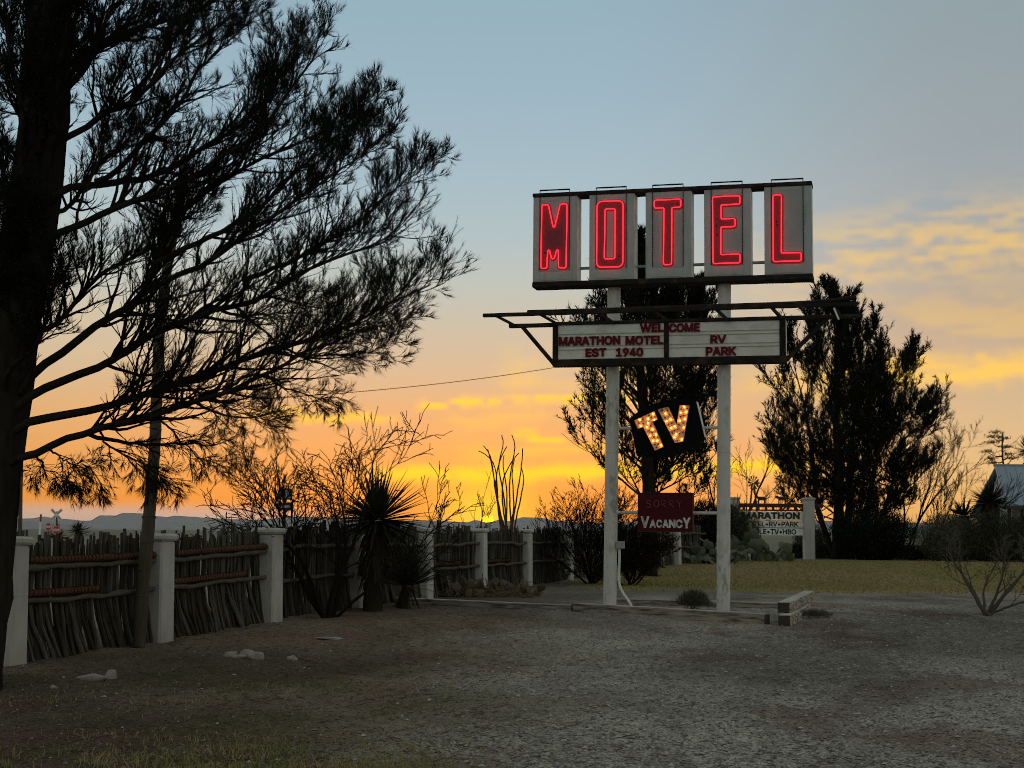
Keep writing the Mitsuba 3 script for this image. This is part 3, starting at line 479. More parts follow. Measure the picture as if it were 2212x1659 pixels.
def panel(k):
    a, b = np.array(ends[k]), np.array(ends[k + 1]); d = unit(b - a); L = np.linalg.norm(b - a) - 0.42; o = a + d * 0.21; nrm = np.array([d[1], -d[0]])   # nrm: towards the yard
    key = thing("stick_fence", FLAB[k], "fence", "panels of the stick fence"); rng = frng
    n = int(L / (0.026 if k < 4 else 0.034 if k < 7 else 0.075)); s = (np.arange(n) + rng.uniform(0.2, 0.8, n)) / n * L
    lean = {0: 0.24, 1: 0.26, 2: 0.15, 3: 0.12}.get(k, 0.08)
    for i in range(n):
        r = rng.uniform(0.015, 0.032); h = 1.42 + 0.08 * rng.standard_normal() * 0.6 + (0.1 if rng.random() < 0.25 else 0); h = min(max(h, 1.12), 1.6)
        zz = np.array([-0.05, 0.2, 0.42, 0.66, 1.0, h]); f = np.clip((0.66 - zz) / 0.66, 0, 1) ** 1.5
        ln = lean * rng.uniform(0.3, 1.3); off = rng.uniform(-0.15, -0.01); tip = rng.normal() * 0.035
        along = s[i] + ln * f + tip * np.clip((zz - 0.66) / 0.7, 0, 1) + rng.normal(size=6) * 0.006
        out = off + 0.10 * f * rng.uniform(0, 1.2) + rng.normal(size=6) * 0.006
        q = o[None] + np.clip(along, 0.02, L - 0.02)[:, None] * d + out[:, None] * nrm
        P = np.c_[q, gz(q[:, 0], q[:, 1]) + zz]
        R = r * np.array([1.15, 1.05, 1, 0.95, 0.95, 0.9]) * rng.uniform(0.88, 1.12, 6)
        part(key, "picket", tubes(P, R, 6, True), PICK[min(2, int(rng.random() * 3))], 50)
    reds = {0: ((0, 1), (0, 0.55)), 1: ((0.05, 1), (0, 0.75)), 2: ((0, 0.0), (0, 0)), 4: ((0, 0), (0, 0.55)), 5: ((0, 0), (0.0, 0.6))}.get(k, ((0, 0), (0, 0)))
    for z, (r0, r1) in zip((1.16, 0.76 if k < 2 else 0.66), reds):
        for kind in ("red", "grey"):
            if kind == "red" and r1 <= r0: continue
            t = np.linspace(r0 if kind == "red" else -0.02, r1 if kind == "red" else 1.03, 14); w = 0.0 if kind == "red" else 1.0
            along = t * L; out = 0.06 + 0.02 * np.sin(t * 9 + k); hh = z + (0.05 if kind == "red" else -0.035) + w * 0.09 * (meshkit.fbm(np.c_[t * 3.3 + k * 7 + z * 20, t * 0, t * 0], 3, 5) - 0.5) + w * rng.normal(size=14) * 0.006
            q = o[None] + along[:, None] * d + out[:, None] * nrm; P = np.c_[q, gz(q[:, 0], q[:, 1]) + hh]
            R = (0.046 if kind == "red" else 0.036) * (1 + 0.14 * rng.normal(size=14) * (w * 0.8 + 0.2))
            rk = part(key, "rail", tubes(smooth_path(P, 40), np.interp(np.linspace(0, 1, 40), np.linspace(0, 1, 14), R), 9, True), "mat_rail_red" if kind == "red" else "mat_rail_grey", 50, label="reddish peeled log rail" if kind == "red" else "crooked grey branch rail")
            if kind == "red":
                m = int(abs(r1 - r0) * L / 0.085); th = np.linspace(0, m * 2 * np.pi, m * 8); c = np.array([np.interp(th, np.linspace(0, m * 2 * np.pi, 14), P[:, j]) for j in range(3)]).T
                N3 = np.array([nrm[0], nrm[1], 0]); part(rk, "wire_wrap", tubes(c + 0.05 * (np.cos(th)[:, None] * N3 + np.sin(th)[:, None] * UP), np.full(len(th), 0.007), 4), "mat_iron", 60)
for k in range(len(FLAB)): panel(k)
# ---------------------------------------------------------------- the big cypress at the left edge
rng = np.random.default_rng(11)
TY = 15.6
bt = thing("cypress_tree", "huge dark cypress with upswept limbs filling the left edge", "tree")
def limb3(pts, dy, n=26):                        # limbs traced at the trunk's depth, each leaving it by dy metres towards its tip
    s = np.linspace(0, 1, len(pts)); return smooth_path([at(x, y, TY + dy * t ** 1.1) for (x, y), t in zip(pts, s)], n)
trunk = limb3([(-75, 1560), (-62, 1400), (-40, 1250), (-25, 1100), (0, 900), (30, 700), (62, 520), (85, 350), (98, 180), (108, 0), (112, -200), (118, -420)], 0.5, 40)
bark_w = lambda P, R, s, sd: (lambda m: (setattr(m, "vertices", m.vertices + (meshkit.fbm(m.vertices * [7, 7, 2.2] + sd, 3, sd)[:, None] - 0.5) * s * np.array([1, 1, 0.0])), m)[1])(tubes(P, R, 16, True))
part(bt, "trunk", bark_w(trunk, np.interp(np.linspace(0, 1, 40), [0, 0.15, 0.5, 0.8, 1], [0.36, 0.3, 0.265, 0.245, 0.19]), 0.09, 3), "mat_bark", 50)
LIMBS = [  # path in the picture, depth change, base radius, children, rise of the twigs
    ([(110, 300), (149, 185), (185, 142), (228, 89), (274, 63), (357, 40), (413, 26), (500, -20), (600, -90)], 0.6, 0.055, 1.0, 0.3),
    ([(100, 345), (129, 312), (182, 288), (231, 258), (281, 238), (314, 218), (364, 172), (440, 95), (520, 30), (600, -40)], -0.9, 0.05, 1.0, 0.3),
    ([(95, 430), (129, 407), (198, 390), (248, 384), (314, 367), (364, 344), (446, 298), (522, 251), (570, 190), (610, 120), (648, 30)], 0.9, 0.055, 1.0, 0.3),
    ([(60, 520), (150, 500), (250, 455), (350, 420), (439, 377), (505, 331), (548, 307), (600, 250), (650, 180), (700, 110), (742, 45)], -0.5, 0.055, 1.05, 0.3),
    ([(40, 850), (79, 804), (132, 754), (185, 708), (231, 678), (284, 648), (330, 570), (372, 476), (420, 425), (490, 370), (560, 330), (650, 290), (740, 250), (835, 215)], 0.5, 0.06, 1.1, 0.3),
    ([(30, 880), (69, 850), (126, 830), (182, 807), (225, 787), (281, 744), (331, 714), (397, 691), (450, 665), (520, 645), (593, 615), (679, 567), (768, 534), (850, 490), (918, 420)], -0.4, 0.062, 1.1, 0.3),
    ([(25, 935), (66, 913), (139, 900), (212, 883), (298, 853), (380, 827), (463, 797), (520, 775), (577, 755), (653, 732), (706, 712), (752, 692), (805, 659), (854, 633), (905, 605), (960, 545)], 0.6, 0.06, 1.1, 0.3),
    ([(10, 1010), (43, 989), (99, 969), (149, 946), (185, 936), (248, 913), (324, 899), (397, 876), (473, 857), (550, 825), (603, 798), (666, 759), (725, 735), (790, 705), (850, 690), (900, 640)], -0.7, 0.055, 1.0, 0.22),
    ([(185, 936), (238, 949), (281, 956), (324, 962), (390, 968), (450, 972), (500, 950)], 0.5, 0.03, 0.75, -0.12),
    ([(473, 857), (530, 826), (593, 845), (636, 861), (679, 878), (730, 880)], 0.2, 0.024, 0.9, 0.02),
    ([(60, 980), (85, 1000), (92, 1020), (130, 1032), (180, 1035)], 0.7, 0.016, 0.6, -0.2),
    ([(99, 969), (130, 990), (170, 1010), (220, 1022)], -0.3, 0.016, 0.6, -0.2),
    ([(212, 910), (260, 985), (310, 1010), (360, 1030), (400, 1025)], -0.2, 0.018, 0.7, -0.25),
    ([(324, 899), (380, 935), (430, 985), (480, 990)], 0.4, 0.016, 0.7, -0.15),
    ([(380, 827), (450, 862), (520, 900), (560, 915), (600, 905)], -0.6, 0.02, 0.9, 0.0),
    ([(450, 665), (540, 690), (640, 700), (700, 690)], -0.8, 0.024, 0.9, 0.1),
    ([(594, 750), (680, 775), (760, 770), (840, 748), (868, 720)], 0.3, 0.02, 0.8, 0.15),
    ([(300, 640), (380, 600), (470, 560), (560, 500), (640, 440), (730, 380), (800, 330), (845, 265)], -1.2, 0.045, 1.1, 0.35),
    ([(280, 240), (340, 150), (400, 80), (440, 0), (470, -90)], 0.7, 0.04, 1.0, 0.3),
    ([(200, 390), (300, 330), (390, 230), (450, 150), (520, 80), (590, 10)], 1.3, 0.04, 1.0, 0.3),
    ([(330, 570), (440, 520), (540, 460), (640, 370), (720, 300), (790, 240), (820, 200)], 0.7, 0.04, 1.1, 0.35),
    ([(520, 610), (640, 570), (740, 510), (830, 450), (900, 400), (930, 370)], 1.0, 0.034, 1.1, 0.35),
    ([(165, 520), (185, 407), (215, 320), (231, 265), (258, 149), (281, 83), (300, 10)], -0.6, 0.022, 0.7, 0.25),
    ([(85, 330), (63, 215), (43, 185), (0, 122), (-40, 80)], 0.5, 0.045, 1.0, 0.3),
    ([(90, 300), (75, 150), (60, 40), (40, -80)], -0.5, 0.06, 1.0, 0.3),
    ([(100, 260), (140, 120), (165, 20), (190, -100)], 0.2, 0.055, 1.0, 0.3),
    ([(30, 620), (0, 540), (-60, 440), (-160, 380)], -0.5, 0.05, 1.0, 0.3),
    ([(0, 760), (-40, 690), (-120, 640), (-260, 560)], 0.6, 0.055, 1.0, 0.25),
    ([(70, 480), (120, 470), (160, 430), (215, 350), (300, 290), (360, 250)], 2.0, 0.04, 1.2, 0.3),
    ([(20, 760), (60, 720), (120, 690), (200, 600), (300, 540), (380, 470), (440, 420)], 2.2, 0.045, 1.2, 0.3),
    ([(10, 860), (20, 800), (70, 740), (100, 640), (140, 560)], -1.6, 0.04, 1.2, 0.3),
    ([(60, 420), (40, 460), (20, 440), (-20, 420), (-60, 400)], -1.3, 0.035, 1.4, 0.15),
    ([(40, 620), (20, 600), (0, 590), (-40, 600)], -1.3, 0.035, 1.4, 0.1),
    ([(90, 420), (100, 330), (125, 250), (130, 150), (150, 50), (155, -60)], -0.9, 0.06, 1.1, 0.3), ([(70, 480), (50, 380), (45, 260), (30, 150), (10, 40), (0, -60)], -0.7, 0.06, 1.1, 0.3),
    ([(60, 560), (30, 470), (20, 380), (0, 280), (-20, 180)], -1.0, 0.05, 1.2, 0.25), ([(30, 700), (15, 640), (25, 560), (40, 500), (30, 430)], -1.5, 0.04, 1.4, 0.2),
    ([(95, 230), (180, 130), (230, 40), (260, -60)], -0.8, 0.05, 1.1, 0.3), ([(100, 200), (210, 110), (310, 70), (390, -10)], 1.2, 0.05, 1.1, 0.3)]
twP, twR, need = [], [], []
for pts, dy, r0, dens, rise in LIMBS:
    r0 *= 0.78; P = limb3(pts, dy)[:24]; n = len(P); L = np.linalg.norm(np.diff(P, axis=0), axis=1).sum(); P = P + np.cumsum(rng.normal(size=P.shape) * 0.011, 0)
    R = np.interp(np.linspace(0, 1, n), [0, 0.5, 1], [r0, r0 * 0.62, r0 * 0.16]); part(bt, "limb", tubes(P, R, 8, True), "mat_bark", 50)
    P1, R1 = P[None], R[None]
    S, D, Lc, Rc = spawn(P1, R1, int(11 * L * dens) + 7, 0.22, 1.0, 0.65, 0.24, rng, (0, 0, 0.7 * rise), 0.55, taper=0.62); Lc = np.clip(Lc, 0.22, 0.95)
    A = grow(S, D, Lc, 9, 0.2 * rise, 0.12, rng); Ra = np.maximum(taper(np.minimum(Rc, 0.02), 0.004, 9), 0.004); twP.append(A); twR.append(Ra)
    S, D, Lc, Rc = spawn(A, Ra, 7, 0.2, 1.0, 0.7, 0.45, rng, (0, 0, 0.5 * rise), 0.5, taper=0.45)
    Bq = grow(S, D, np.clip(Lc, 0.14, 0.55), 6, 0.22 * rise, 0.15, rng); Rb = np.maximum(taper(Rc, 0.0028, 6), 0.0029); twP.append(Bq); twR.append(Rb)
    tt = (np.arange(len(Bq)) // 7) / max(len(A), 1); keep = rng.random(len(Bq)) < (0.36 + 0.64 * tt) * np.clip(0.5 + 2.4 * (meshkit.fbm(Bq[:, 0] * 1.2, 3, 5) - 0.42), 0.12, 1)
    Bk = Bq[keep]
    S, D, Lc, Rc = spawn(Bk, Rb[keep], 6, 0.3, 1.0, 0.5, 0.55, rng, (0, 0, 0.7 * rise), taper=0.4)
    C = grow(S, D, np.clip(Lc, 0.07, 0.26), 3, 0.3 * rise, 0.1, rng); twP.append(C); twR.append(np.full(C.shape[:2], 0.0023)); need.append((C, rise))
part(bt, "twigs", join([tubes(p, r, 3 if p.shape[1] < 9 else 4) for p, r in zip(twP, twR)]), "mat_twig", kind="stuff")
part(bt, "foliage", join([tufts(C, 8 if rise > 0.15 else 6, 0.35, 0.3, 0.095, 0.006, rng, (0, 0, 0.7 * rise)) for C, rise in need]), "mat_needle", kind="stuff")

# ---------------------------------------------------------------- pines behind the sign
def conifer(name, label, base, H, stems, profile, prim, h0, seed, leafL, leafW, dens, skew=0.0):
    rng = np.random.default_rng(seed); key = thing(name, label, "tree", None); bz = float(gz(base[0], base[1])); tw, tr, C_ = [], [], []
    for si, stem in enumerate(stems):
        dx, dyy, top, hh, r0 = stem[:5]
        zs = -0.1 if len(stem) < 6 else stem[5]; z = np.linspace(zs, hh, 26); t = z / hh; g_ = (z - zs) / (hh - zs)
        P = np.c_[base[0] + dx * ((0.25 + 0.75 * np.clip(t * 4, 0, 1)) if zs < 0 else np.sin(np.clip(g_ * 2, 0, 1) * np.pi / 2)) * (si > 0) + top * np.clip(t, 0, 1) ** 1.2 + 0.08 * np.sin(t * 7 + si), base[1] + dyy * np.clip(t * 3, 0, 1) + 0.08 * np.cos(t * 6), bz + z]
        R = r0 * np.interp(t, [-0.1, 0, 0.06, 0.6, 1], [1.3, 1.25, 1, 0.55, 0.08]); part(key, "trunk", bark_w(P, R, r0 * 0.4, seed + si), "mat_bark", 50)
        m = int(prim * (1.0 if si == 0 else 0.45)); h1 = max(h0, zs + 1.0); h = h1 + (hh * 0.985 - h1) * (np.arange(m) + rng.random(m)) / m; h = h[rng.random(m) < 0.95]
        az = rng.uniform(0, 2 * np.pi, len(h)) + np.arange(len(h)) * 2.4; t = h / H
        S = np.c_[np.interp(h, z, P[:, 0]), np.interp(h, z, P[:, 1]), bz + h]
        L = np.interp(t, profile[0], profile[1]) * rng.uniform(0.78, 1.1, len(h)) * (1 + skew * np.cos(az)) * (0.75 if si else 1)
        el = np.interp(t, [0, 0.3, 0.7, 1], [0.15, 0.45, 0.85, 1.3]) + rng.normal(size=len(h)) * 0.12
        D = np.c_[np.cos(az) * np.cos(el), np.sin(az) * np.cos(el), np.sin(el)]
        A = grow(S, D, np.maximum(L, 0.25), 9, 0.07, 0.06, rng); Ra = taper(np.clip(0.015 * L, 0.012, 0.05), 0.007, 9); tw.append(A); tr.append(Ra)
        S, D, Lc, Rc = spawn(A, Ra, int(12 * dens) + 2, 0.32, 1.0, 0.65, 0.4, rng, (0, 0, 0.18), taper=0.45)
        B = grow(S, D, np.clip(Lc, 0.25, 1.3), 6, 0.12, 0.1, rng); Rb = np.maximum(taper(Rc, 0.006, 6), 0.006); tw.append(B); tr.append(Rb)
        ok = rng.random(len(B)) < np.clip(0.55 + 2.0 * (meshkit.fbm(B[:, 2] * 0.9, 3, seed) - 0.4), 0.28, 1)
        S, D, Lc, Rc = spawn(B[ok], Rb[ok], 6, 0.2, 1.0, 0.6, 0.5, rng, (0, 0, 0.3), taper=0.4)
        C = grow(S, D, np.clip(Lc, 0.14, 0.55), 3, 0.2, 0.1, rng); tw.append(C); tr.append(np.full(C.shape[:2], 0.006)); C_.append(C)
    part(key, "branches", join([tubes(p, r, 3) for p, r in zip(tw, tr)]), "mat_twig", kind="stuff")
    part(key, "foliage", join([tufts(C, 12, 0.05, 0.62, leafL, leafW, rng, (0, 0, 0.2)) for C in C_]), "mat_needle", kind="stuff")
    return key
conifer("pine_tree", "tall dark pine rising behind the sign posts with a narrow top", (4.35, 48.8), 11.0, [(0, 0, -0.35, 10.6, 0.25), (1.55, 0.4, -0.2, 8.9, 0.1, 3.4)], ([0, 0.25, 0.35, 0.55, 0.7, 0.82, 0.92, 1], [2.6, 3.2, 3.3, 2.7, 2.0, 1.1, 0.5, 0.3]), 82, 1.9, 21, 0.2, 0.032, 1.0, -0.12)
conifer("pine_tree", "broad dark pine of several trunks on the lawn right of the sign", (14.95, 70.8), 11.9, [(0, 0, 0.1, 11.4, 0.27), (0.5, 0.6, 0.9, 10.2, 0.2), (1.1, -0.4, 1.5, 8.6, 0.17), (-0.5, 0.3, -1.3, 9.0, 0.14), (1.7, 0.2, 1.6, 6.2, 0.12)], ([0, 0.15, 0.3, 0.45, 0.6, 0.75, 0.9, 1], [2.4, 3.6, 4.1, 4.1, 3.6, 2.8, 1.8, 0.9]), 60, 1.3, 35, 0.24, 0.04, 1.0, -0.1)

# ---------------------------------------------------------------- leafless shrubs and trees
def bare(name, label, cat, base, stems, levels, mt, seed, minr=0.005, group=None, kid="branches"):
    """stems: (direction, length, radius, bend); levels: (children, t0, angle, length factor, bend, wiggle)."""
    rng = np.random.default_rng(seed); key = thing(name, label, cat, group); z = float(gz(base[0], base[1])); out = []
    P0 = np.array([[base[0] + rng.normal() * 0.05, base[1] + rng.normal() * 0.05, z - 0.05] for _ in stems]); D0 = np.array([s[0] for s in stems], float); L0 = np.array([s[1] for s in stems], float)
    A = np.concatenate([grow(P0[i:i + 1], D0[i:i + 1], L0[i:i + 1], 14, stems[i][3], 0.09, rng) for i in range(len(stems))])
    R = taper(np.array([s[2] for s in stems], float), minr * 1.6, 14)
    for i in range(len(stems)): part(key, "stem", tubes(A[i], R[i], 7, True), mt, 50)
    for c, t0, ang, lf, bend, wig in levels:
        S, D, L, Rc = spawn(A, R, c, t0, 1.0, ang, lf, rng, (0, 0, 0.12), taper=0.5); n = max(4, int(A.shape[1] * 0.7))
        A = grow(S, D, np.maximum(L, 0.08), n, bend, wig, rng); R = np.maximum(taper(np.maximum(Rc * 0.75, minr), minr * 0.8, n), minr); out.append(tubes(A, R, 4 if len(A) < 500 else 3))
    part(key, kid, join(out), mt, kind="stuff"); return key, A
V = lambda x, y, z: (x, y, z)
bare("mesquite_shrub", "leafless many branched mesquite before the fence left of the yucca", "shrub", (-3.0, 25.7), [(V(-0.35, 0.1, 1), 2.2, 0.045, 0.02), (V(0.1, -0.1, 1), 2.45, 0.05, 0.0), (V(0.4, 0.2, 1), 2.1, 0.045, 0.02), (V(-0.8, 0, 0.75), 2.1, 0.032, 0.05), (V(0.75, -0.2, 0.9), 2.2, 0.03, 0.02), (V(-1.0, 0.2, 0.9), 2.3, 0.032, 0.03), (V(-0.55, -0.4, 1), 2.1, 0.034, 0.02), (V(0.2, 0.4, 1), 2.3, 0.038, 0.01)],
     [(7, 0.35, 0.6, 0.68, 0.01, 0.13), (6, 0.2, 0.65, 0.55, 0.0, 0.16), (4, 0.15, 0.75, 0.5, 0.0, 0.14)], "mat_twig", 5, 0.006)
bare("thicket_shrub", "dense leafless thicket left of the left sign post", "shrub", (2.3, 43.2), [(V(math.sin(a) * s, math.cos(a) * 0.6 * s, 1), 2.3, 0.03, 0.02) for a, s in zip(np.linspace(0, 12, 16), (0.2, 0.5, 0.9, 0.7, 0.4, 1.1, 0.3, 0.8, 0.6, 1.2, 0.5, 0.9, 0.35, 0.75, 1.0, 0.6))], [(8, 0.15, 0.5, 0.55, 0.03, 0.1), (7, 0.15, 0.6, 0.5, 0.02, 0.12), (4, 0.2, 0.6, 0.4, 0.0, 0.1)], "mat_twig", 8, 0.006)
bare("thicket_shrub", "dark low thicket behind the left sign post and conduit", "shrub", (3.25, 42.0), [(V(math.sin(a) * s, math.cos(a) * 0.6 * s, 0.9), 1.5, 0.025, 0.02) for a, s in zip(np.linspace(0, 11, 14), (0.3, 0.6, 1.0, 0.7, 0.4, 1.2, 0.3, 0.8, 0.6, 1.1, 0.5, 0.9, 0.4, 0.8))], [(8, 0.1, 0.55, 0.6, 0.02, 0.12), (8, 0.1, 0.6, 0.5, 0.0, 0.12), (4, 0.1, 0.6, 0.45, 0.0, 0.1)], "mat_twig", 9, 0.007)
bare("desert_shrub", "bare forked shrub on the gravel at the right edge", "shrub", (8.62, 28.3), [(V(-1.0, -0.2, 0.95), 1.5, 0.042, 0.05), (V(-0.5, 0.3, 1), 1.35, 0.036, 0.02), (V(0.15, -0.3, 1), 1.3, 0.034, 0.01), (V(0.6, 0.1, 1), 1.55, 0.04, 0.02), (V(1.1, -0.2, 0.8), 1.7, 0.036, 0.06), (V(0.35, 0.5, 1.1), 1.2, 0.03, 0.02), (V(1.3, 0.3, 0.5), 1.6, 0.028, 0.05)], [(4, 0.35, 0.6, 0.6, 0.02, 0.1), (5, 0.2, 0.75, 0.5, 0.0, 0.15), (3, 0.2, 0.8, 0.4, 0.0, 0.12)], "mat_twig_grey", 13, 0.0048)
bare("bare_tree", "slender leafless tree seen between the right post and the broad pine", "tree", (10.2, 75.0), [(V(0.45, 0, 1), 6.0, 0.09, 0.0), (V(0.1, 0.2, 1), 5.6, 0.08, 0.01), (V(0.85, 0.1, 0.8), 5.4, 0.075, 0.03), (V(-0.25, 0.1, 1), 4.6, 0.06, 0.01)], [(7, 0.3, 0.5, 0.5, 0.03, 0.08), (6, 0.25, 0.55, 0.5, 0.02, 0.1), (5, 0.2, 0.6, 0.45, 0.0, 0.1)], "mat_twig", 17, 0.009)
bare("bare_tree", "leafless fine branched tree leaning right at the right side of the broad pine", "tree", (18.2, 71.5), [(V(0.3, 0, 1), 6.0, 0.07, 0.02), (V(0.55, 0.2, 1), 5.8, 0.06, 0.03), (V(0.15, 0.2, 1), 6.2, 0.06, 0.02)], [(8, 0.3, 0.45, 0.5, 0.04, 0.07), (6, 0.25, 0.5, 0.5, 0.03, 0.09), (5, 0.2, 0.6, 0.45, 0.0, 0.1)], "mat_twig", 19, 0.009)
bare("bare_tree", "leafless tree with a bent bough left of the tin roofed house", "tree", (17.9, 69.5), [(V(1.1, 0, 0.75), 3.6, 0.11, 0.06), (V(1.2, 0.2, 0.65), 4.4, 0.1, 0.07), (V(0.75, 0.1, 0.9), 2.6, 0.07, 0.1)], [(6, 0.4, 0.5, 0.62, 0.1, 0.06), (6, 0.3, 0.45, 0.5, 0.06, 0.08), (6, 0.2, 0.5, 0.45, 0.04, 0.1)], "mat_twig", 23, 0.009)
bare("mesquite_shrub", "wispy leafless sprigs beyond the fence left of the setting sun", "shrub", (-1.35, 47.0), [(V(-0.5, 0, 1), 2.3, 0.02, 0.02), (V(0.0, 0.1, 1), 2.6, 0.02, 0.02), (V(0.5, 0.1, 1), 2.6, 0.02, 0.02), (V(-0.9, 0.1, 0.8), 2.2, 0.018, 0.03), (V(0.25, 0, 1), 2.2, 0.018, 0.02)], [(5, 0.35, 0.5, 0.4, 0.03, 0.1), (4, 0.2, 0.6, 0.35, 0, 0.1)], "mat_twig_red", 29, 0.006)

# ocotillo
oc = thing("ocotillo", "tall bare ocotillo canes standing before the fence under the sunset", "plant")
OCP = [[(1078, 1262), (1080, 1140), (1072, 1060), (1066, 1005), (1033, 975)], [(1084, 1262), (1086, 1130), (1070, 1040), (1066, 1000), (1048, 963)], [(1090, 1262), (1092, 1120), (1082, 1050), (1078, 1000), (1086, 960), (1082, 944)], [(1086, 1262), (1088, 1150), (1076, 1080), (1066, 1020), (1056, 970)],
       [(1098, 1262), (1096, 1130), (1098, 1060), (1090, 1010), (1092, 985)], [(1102, 1262), (1104, 1120), (1102, 1070), (1106, 1010), (1112, 955), (1106, 940)], [(1104, 1262), (1106, 1140), (1118, 1060), (1126, 1010), (1130, 968)], [(1110, 1262), (1112, 1150), (1122, 1090), (1130, 1050), (1125, 1005)], [(1094, 1262), (1100, 1150), (1088, 1080), (1090, 1040), (1104, 1000), (1122, 976)], [(1080, 1262), (1074, 1180), (1080, 1120), (1072, 1060), (1078, 1010), (1098, 962)], [(1100, 1262), (1096, 1180), (1110, 1100), (1108, 1040), (1112, 990)]]
for k, c in enumerate(OCP):
    P = smooth_path([at(x, y, 40.3 + 0.25 * math.sin(k * 2.1) * (1 - i * 0.1)) for i, (x, y) in enumerate(c)], 24); P += np.cumsum(rng.normal(size=P.shape) * 0.006, 0)
    part(oc, "cane", tubes(P, np.linspace(0.036, 0.014, 24), 6, True), "mat_twig_red", 50)

# yuccas
def yucca(label, base, H, rt, n, Ll, Lw, seed, lean=(0, 0), skirt=160, name="yucca", up=0.25, mt="mat_yucca"):
    rng = np.random.default_rng(seed); key = thing(name, label, "plant", {"yucca_tree": "yucca trees by the house", "yucca": "yuccas along the fence and plain"}.get(name)); z = float(gz(*base)); top = np.array([base[0] + lean[0], base[1] + lean[1], z + H])
    if rt > 0:
        t = np.linspace(0, 1, 18); P = np.c_[base[0] + lean[0] * t ** 1.5, base[1] + lean[1] * t ** 1.5, z - 0.1 + (H + 0.1) * t]; m = tubes(P, rt * (1.1 - 0.25 * t), 14, True); m.vertices += (meshkit.fbm(m.vertices * [9, 9, 16], 3, seed)[:, None] - 0.5) * 0.1 * (m.vertices - np.array([base[0], base[1], 0])) / 0.3 * [1, 1, 0]
        part(key, "trunk", m, "mat_dead_leaf", 40)
        s = 0.35 + 0.65 * rng.random(skirt) ** 0.7; a = rng.uniform(0, 6.283, skirt); S = np.c_[np.interp(s, t, P[:, 0]) + np.cos(a) * rt * 0.8, np.interp(s, t, P[:, 1]) + np.sin(a) * rt * 0.8, np.interp(s, t, P[:, 2])]
        D = np.c_[np.cos(a) * 0.45, np.sin(a) * 0.45, -1 + 0.3 * rng.random(skirt)]
        part(key, "dead_leaves", blades(S, D, Ll * 0.5 * rng.uniform(0.6, 1.1, skirt), np.full(skirt, Lw * 0.9), rng, 0.2), "mat_dead_leaf", kind="stuff")
    g = np.pi * (1 + 5 ** 0.5) * (np.arange(n) + 0.5); zc = 1 - (1 + 0.55 - up) * (np.arange(n) + 0.5) / n
    D = np.c_[np.cos(g) * np.sqrt(np.maximum(1 - zc ** 2, 0.02)), np.sin(g) * np.sqrt(np.maximum(1 - zc ** 2, 0.02)), zc] + rng.normal(size=(n, 3)) * 0.07
    D = unit(D + rng.normal(size=(n, 3)) * 0.15); L = Ll * rng.uniform(0.62, 1.15, n)
    for i in range(n):
        d = D[i]; s = unit(np.cross(d, UP + 1e-3)); c = np.cross(s, d); w = Lw / 2; S = top + d * 0.08; dro = np.array([0, 0, -0.06 * (1 - d[2]) * L[i]])
        v = [S - s * w * 0.6, S + s * w * 0.6, S - c * w * 0.3, S + d * L[i] * 0.45 - s * w, S + d * L[i] * 0.45 + s * w, S + d * L[i] * 0.45 - c * w * 0.7, S + d * L[i] + dro]
        part(key, "leaf", trimesh.Trimesh(np.array(v), [[0, 2, 5], [0, 5, 3], [2, 1, 4], [2, 4, 5], [3, 5, 6], [5, 4, 6]], process=False), mt)
    return key
yucca("tall yucca with spiky head and shaggy trunk right of the mesquite", (-2.44, 27.6), 1.6, 0.17, 200, 1.05, 0.05, 61, (0.05, 0.0), 130, up=0.1)
yucca("narrow leaved sotol fan leaning right beside the tall yucca trunk", (-2.0, 28.6), 0.4, 0.1, 240, 1.15, 0.02, 62, (0.1, 0), 30, "sotol", 0.75)
yucca("yucca tree nearest the tin roofed house with drooping leaves", (21.2, 69.2), 2.6, 0.28, 120, 1.15, 0.085, 63, (0.3, 0), 260, "yucca_tree")
yucca("smaller yucca tree left of the one by the house", (20.3, 69.6), 2.0, 0.24, 90, 1.0, 0.08, 64, (0.1, 0), 160, "yucca_tree")
yucca("yucca tree rising behind the tin roof at the right edge", (26.6, 79), 5.4, 0.25, 80, 1.1, 0.09, 65, (0, 0), 40, "yucca_tree")
yucca("small dark yucca on the plain right of the stop signs", (-41.0, 140), 0.7, 0.3, 60, 1.3, 0.12, 66, (0, 0), 30, "yucca")
yucca("rounded dark yucca on the plain farther right of the stop signs", (-38.0, 136), 1.2, 0.3, 70, 1.1, 0.13, 67, (0, 0), 60, "yucca")

# agave flower stalk
ag = thing("agave_stalk", "tall agave flower stalk with flat tufts beside the tin roof", "plant"); AY = 80.0
P = smooth_path([at(2166, 1190, AY), at(2168, 1010, AY), at(2165, 970, AY), at(2166, 935, AY)], 20); part(ag, "stalk", tubes(P, np.linspace(0.08, 0.035, 20), 8, True), "mat_twig")
arng = np.random.default_rng(3)
for (x0, y0, x1, y1) in [(2167, 940, 2166, 932), (2166, 950, 2150, 943), (2166, 952, 2176, 946), (2165, 962, 2150, 955), (2166, 975, 2182, 964), (2166, 985, 2142, 974), (2167, 992, 2180, 982), (2166, 998, 2144, 990), (2168, 1004, 2188, 990), (2168, 1006, 2150, 1000)]:
    a, b = at(x0, y0, AY), at(x1, y1, AY) + [0, arng.normal() * 0.5, 0]; P = smooth_path([a, (a + b) / 2 - [0, 0, 0.12], b], 8)
    bk = part(ag, "branch", tubes(P, np.linspace(0.03, 0.018, 8), 5), "mat_twig")
    S = b + arng.normal(size=(60, 3)) * [0.16, 0.16, 0.03]; part(bk, "flower_tuft", blades(S, arng.normal(size=(60, 3)) * [0.4, 0.4, 0.5] + [0, 0, 0.5], np.full(60, 0.17), np.full(60, 0.05), arng), "mat_twig", kind="stuff")

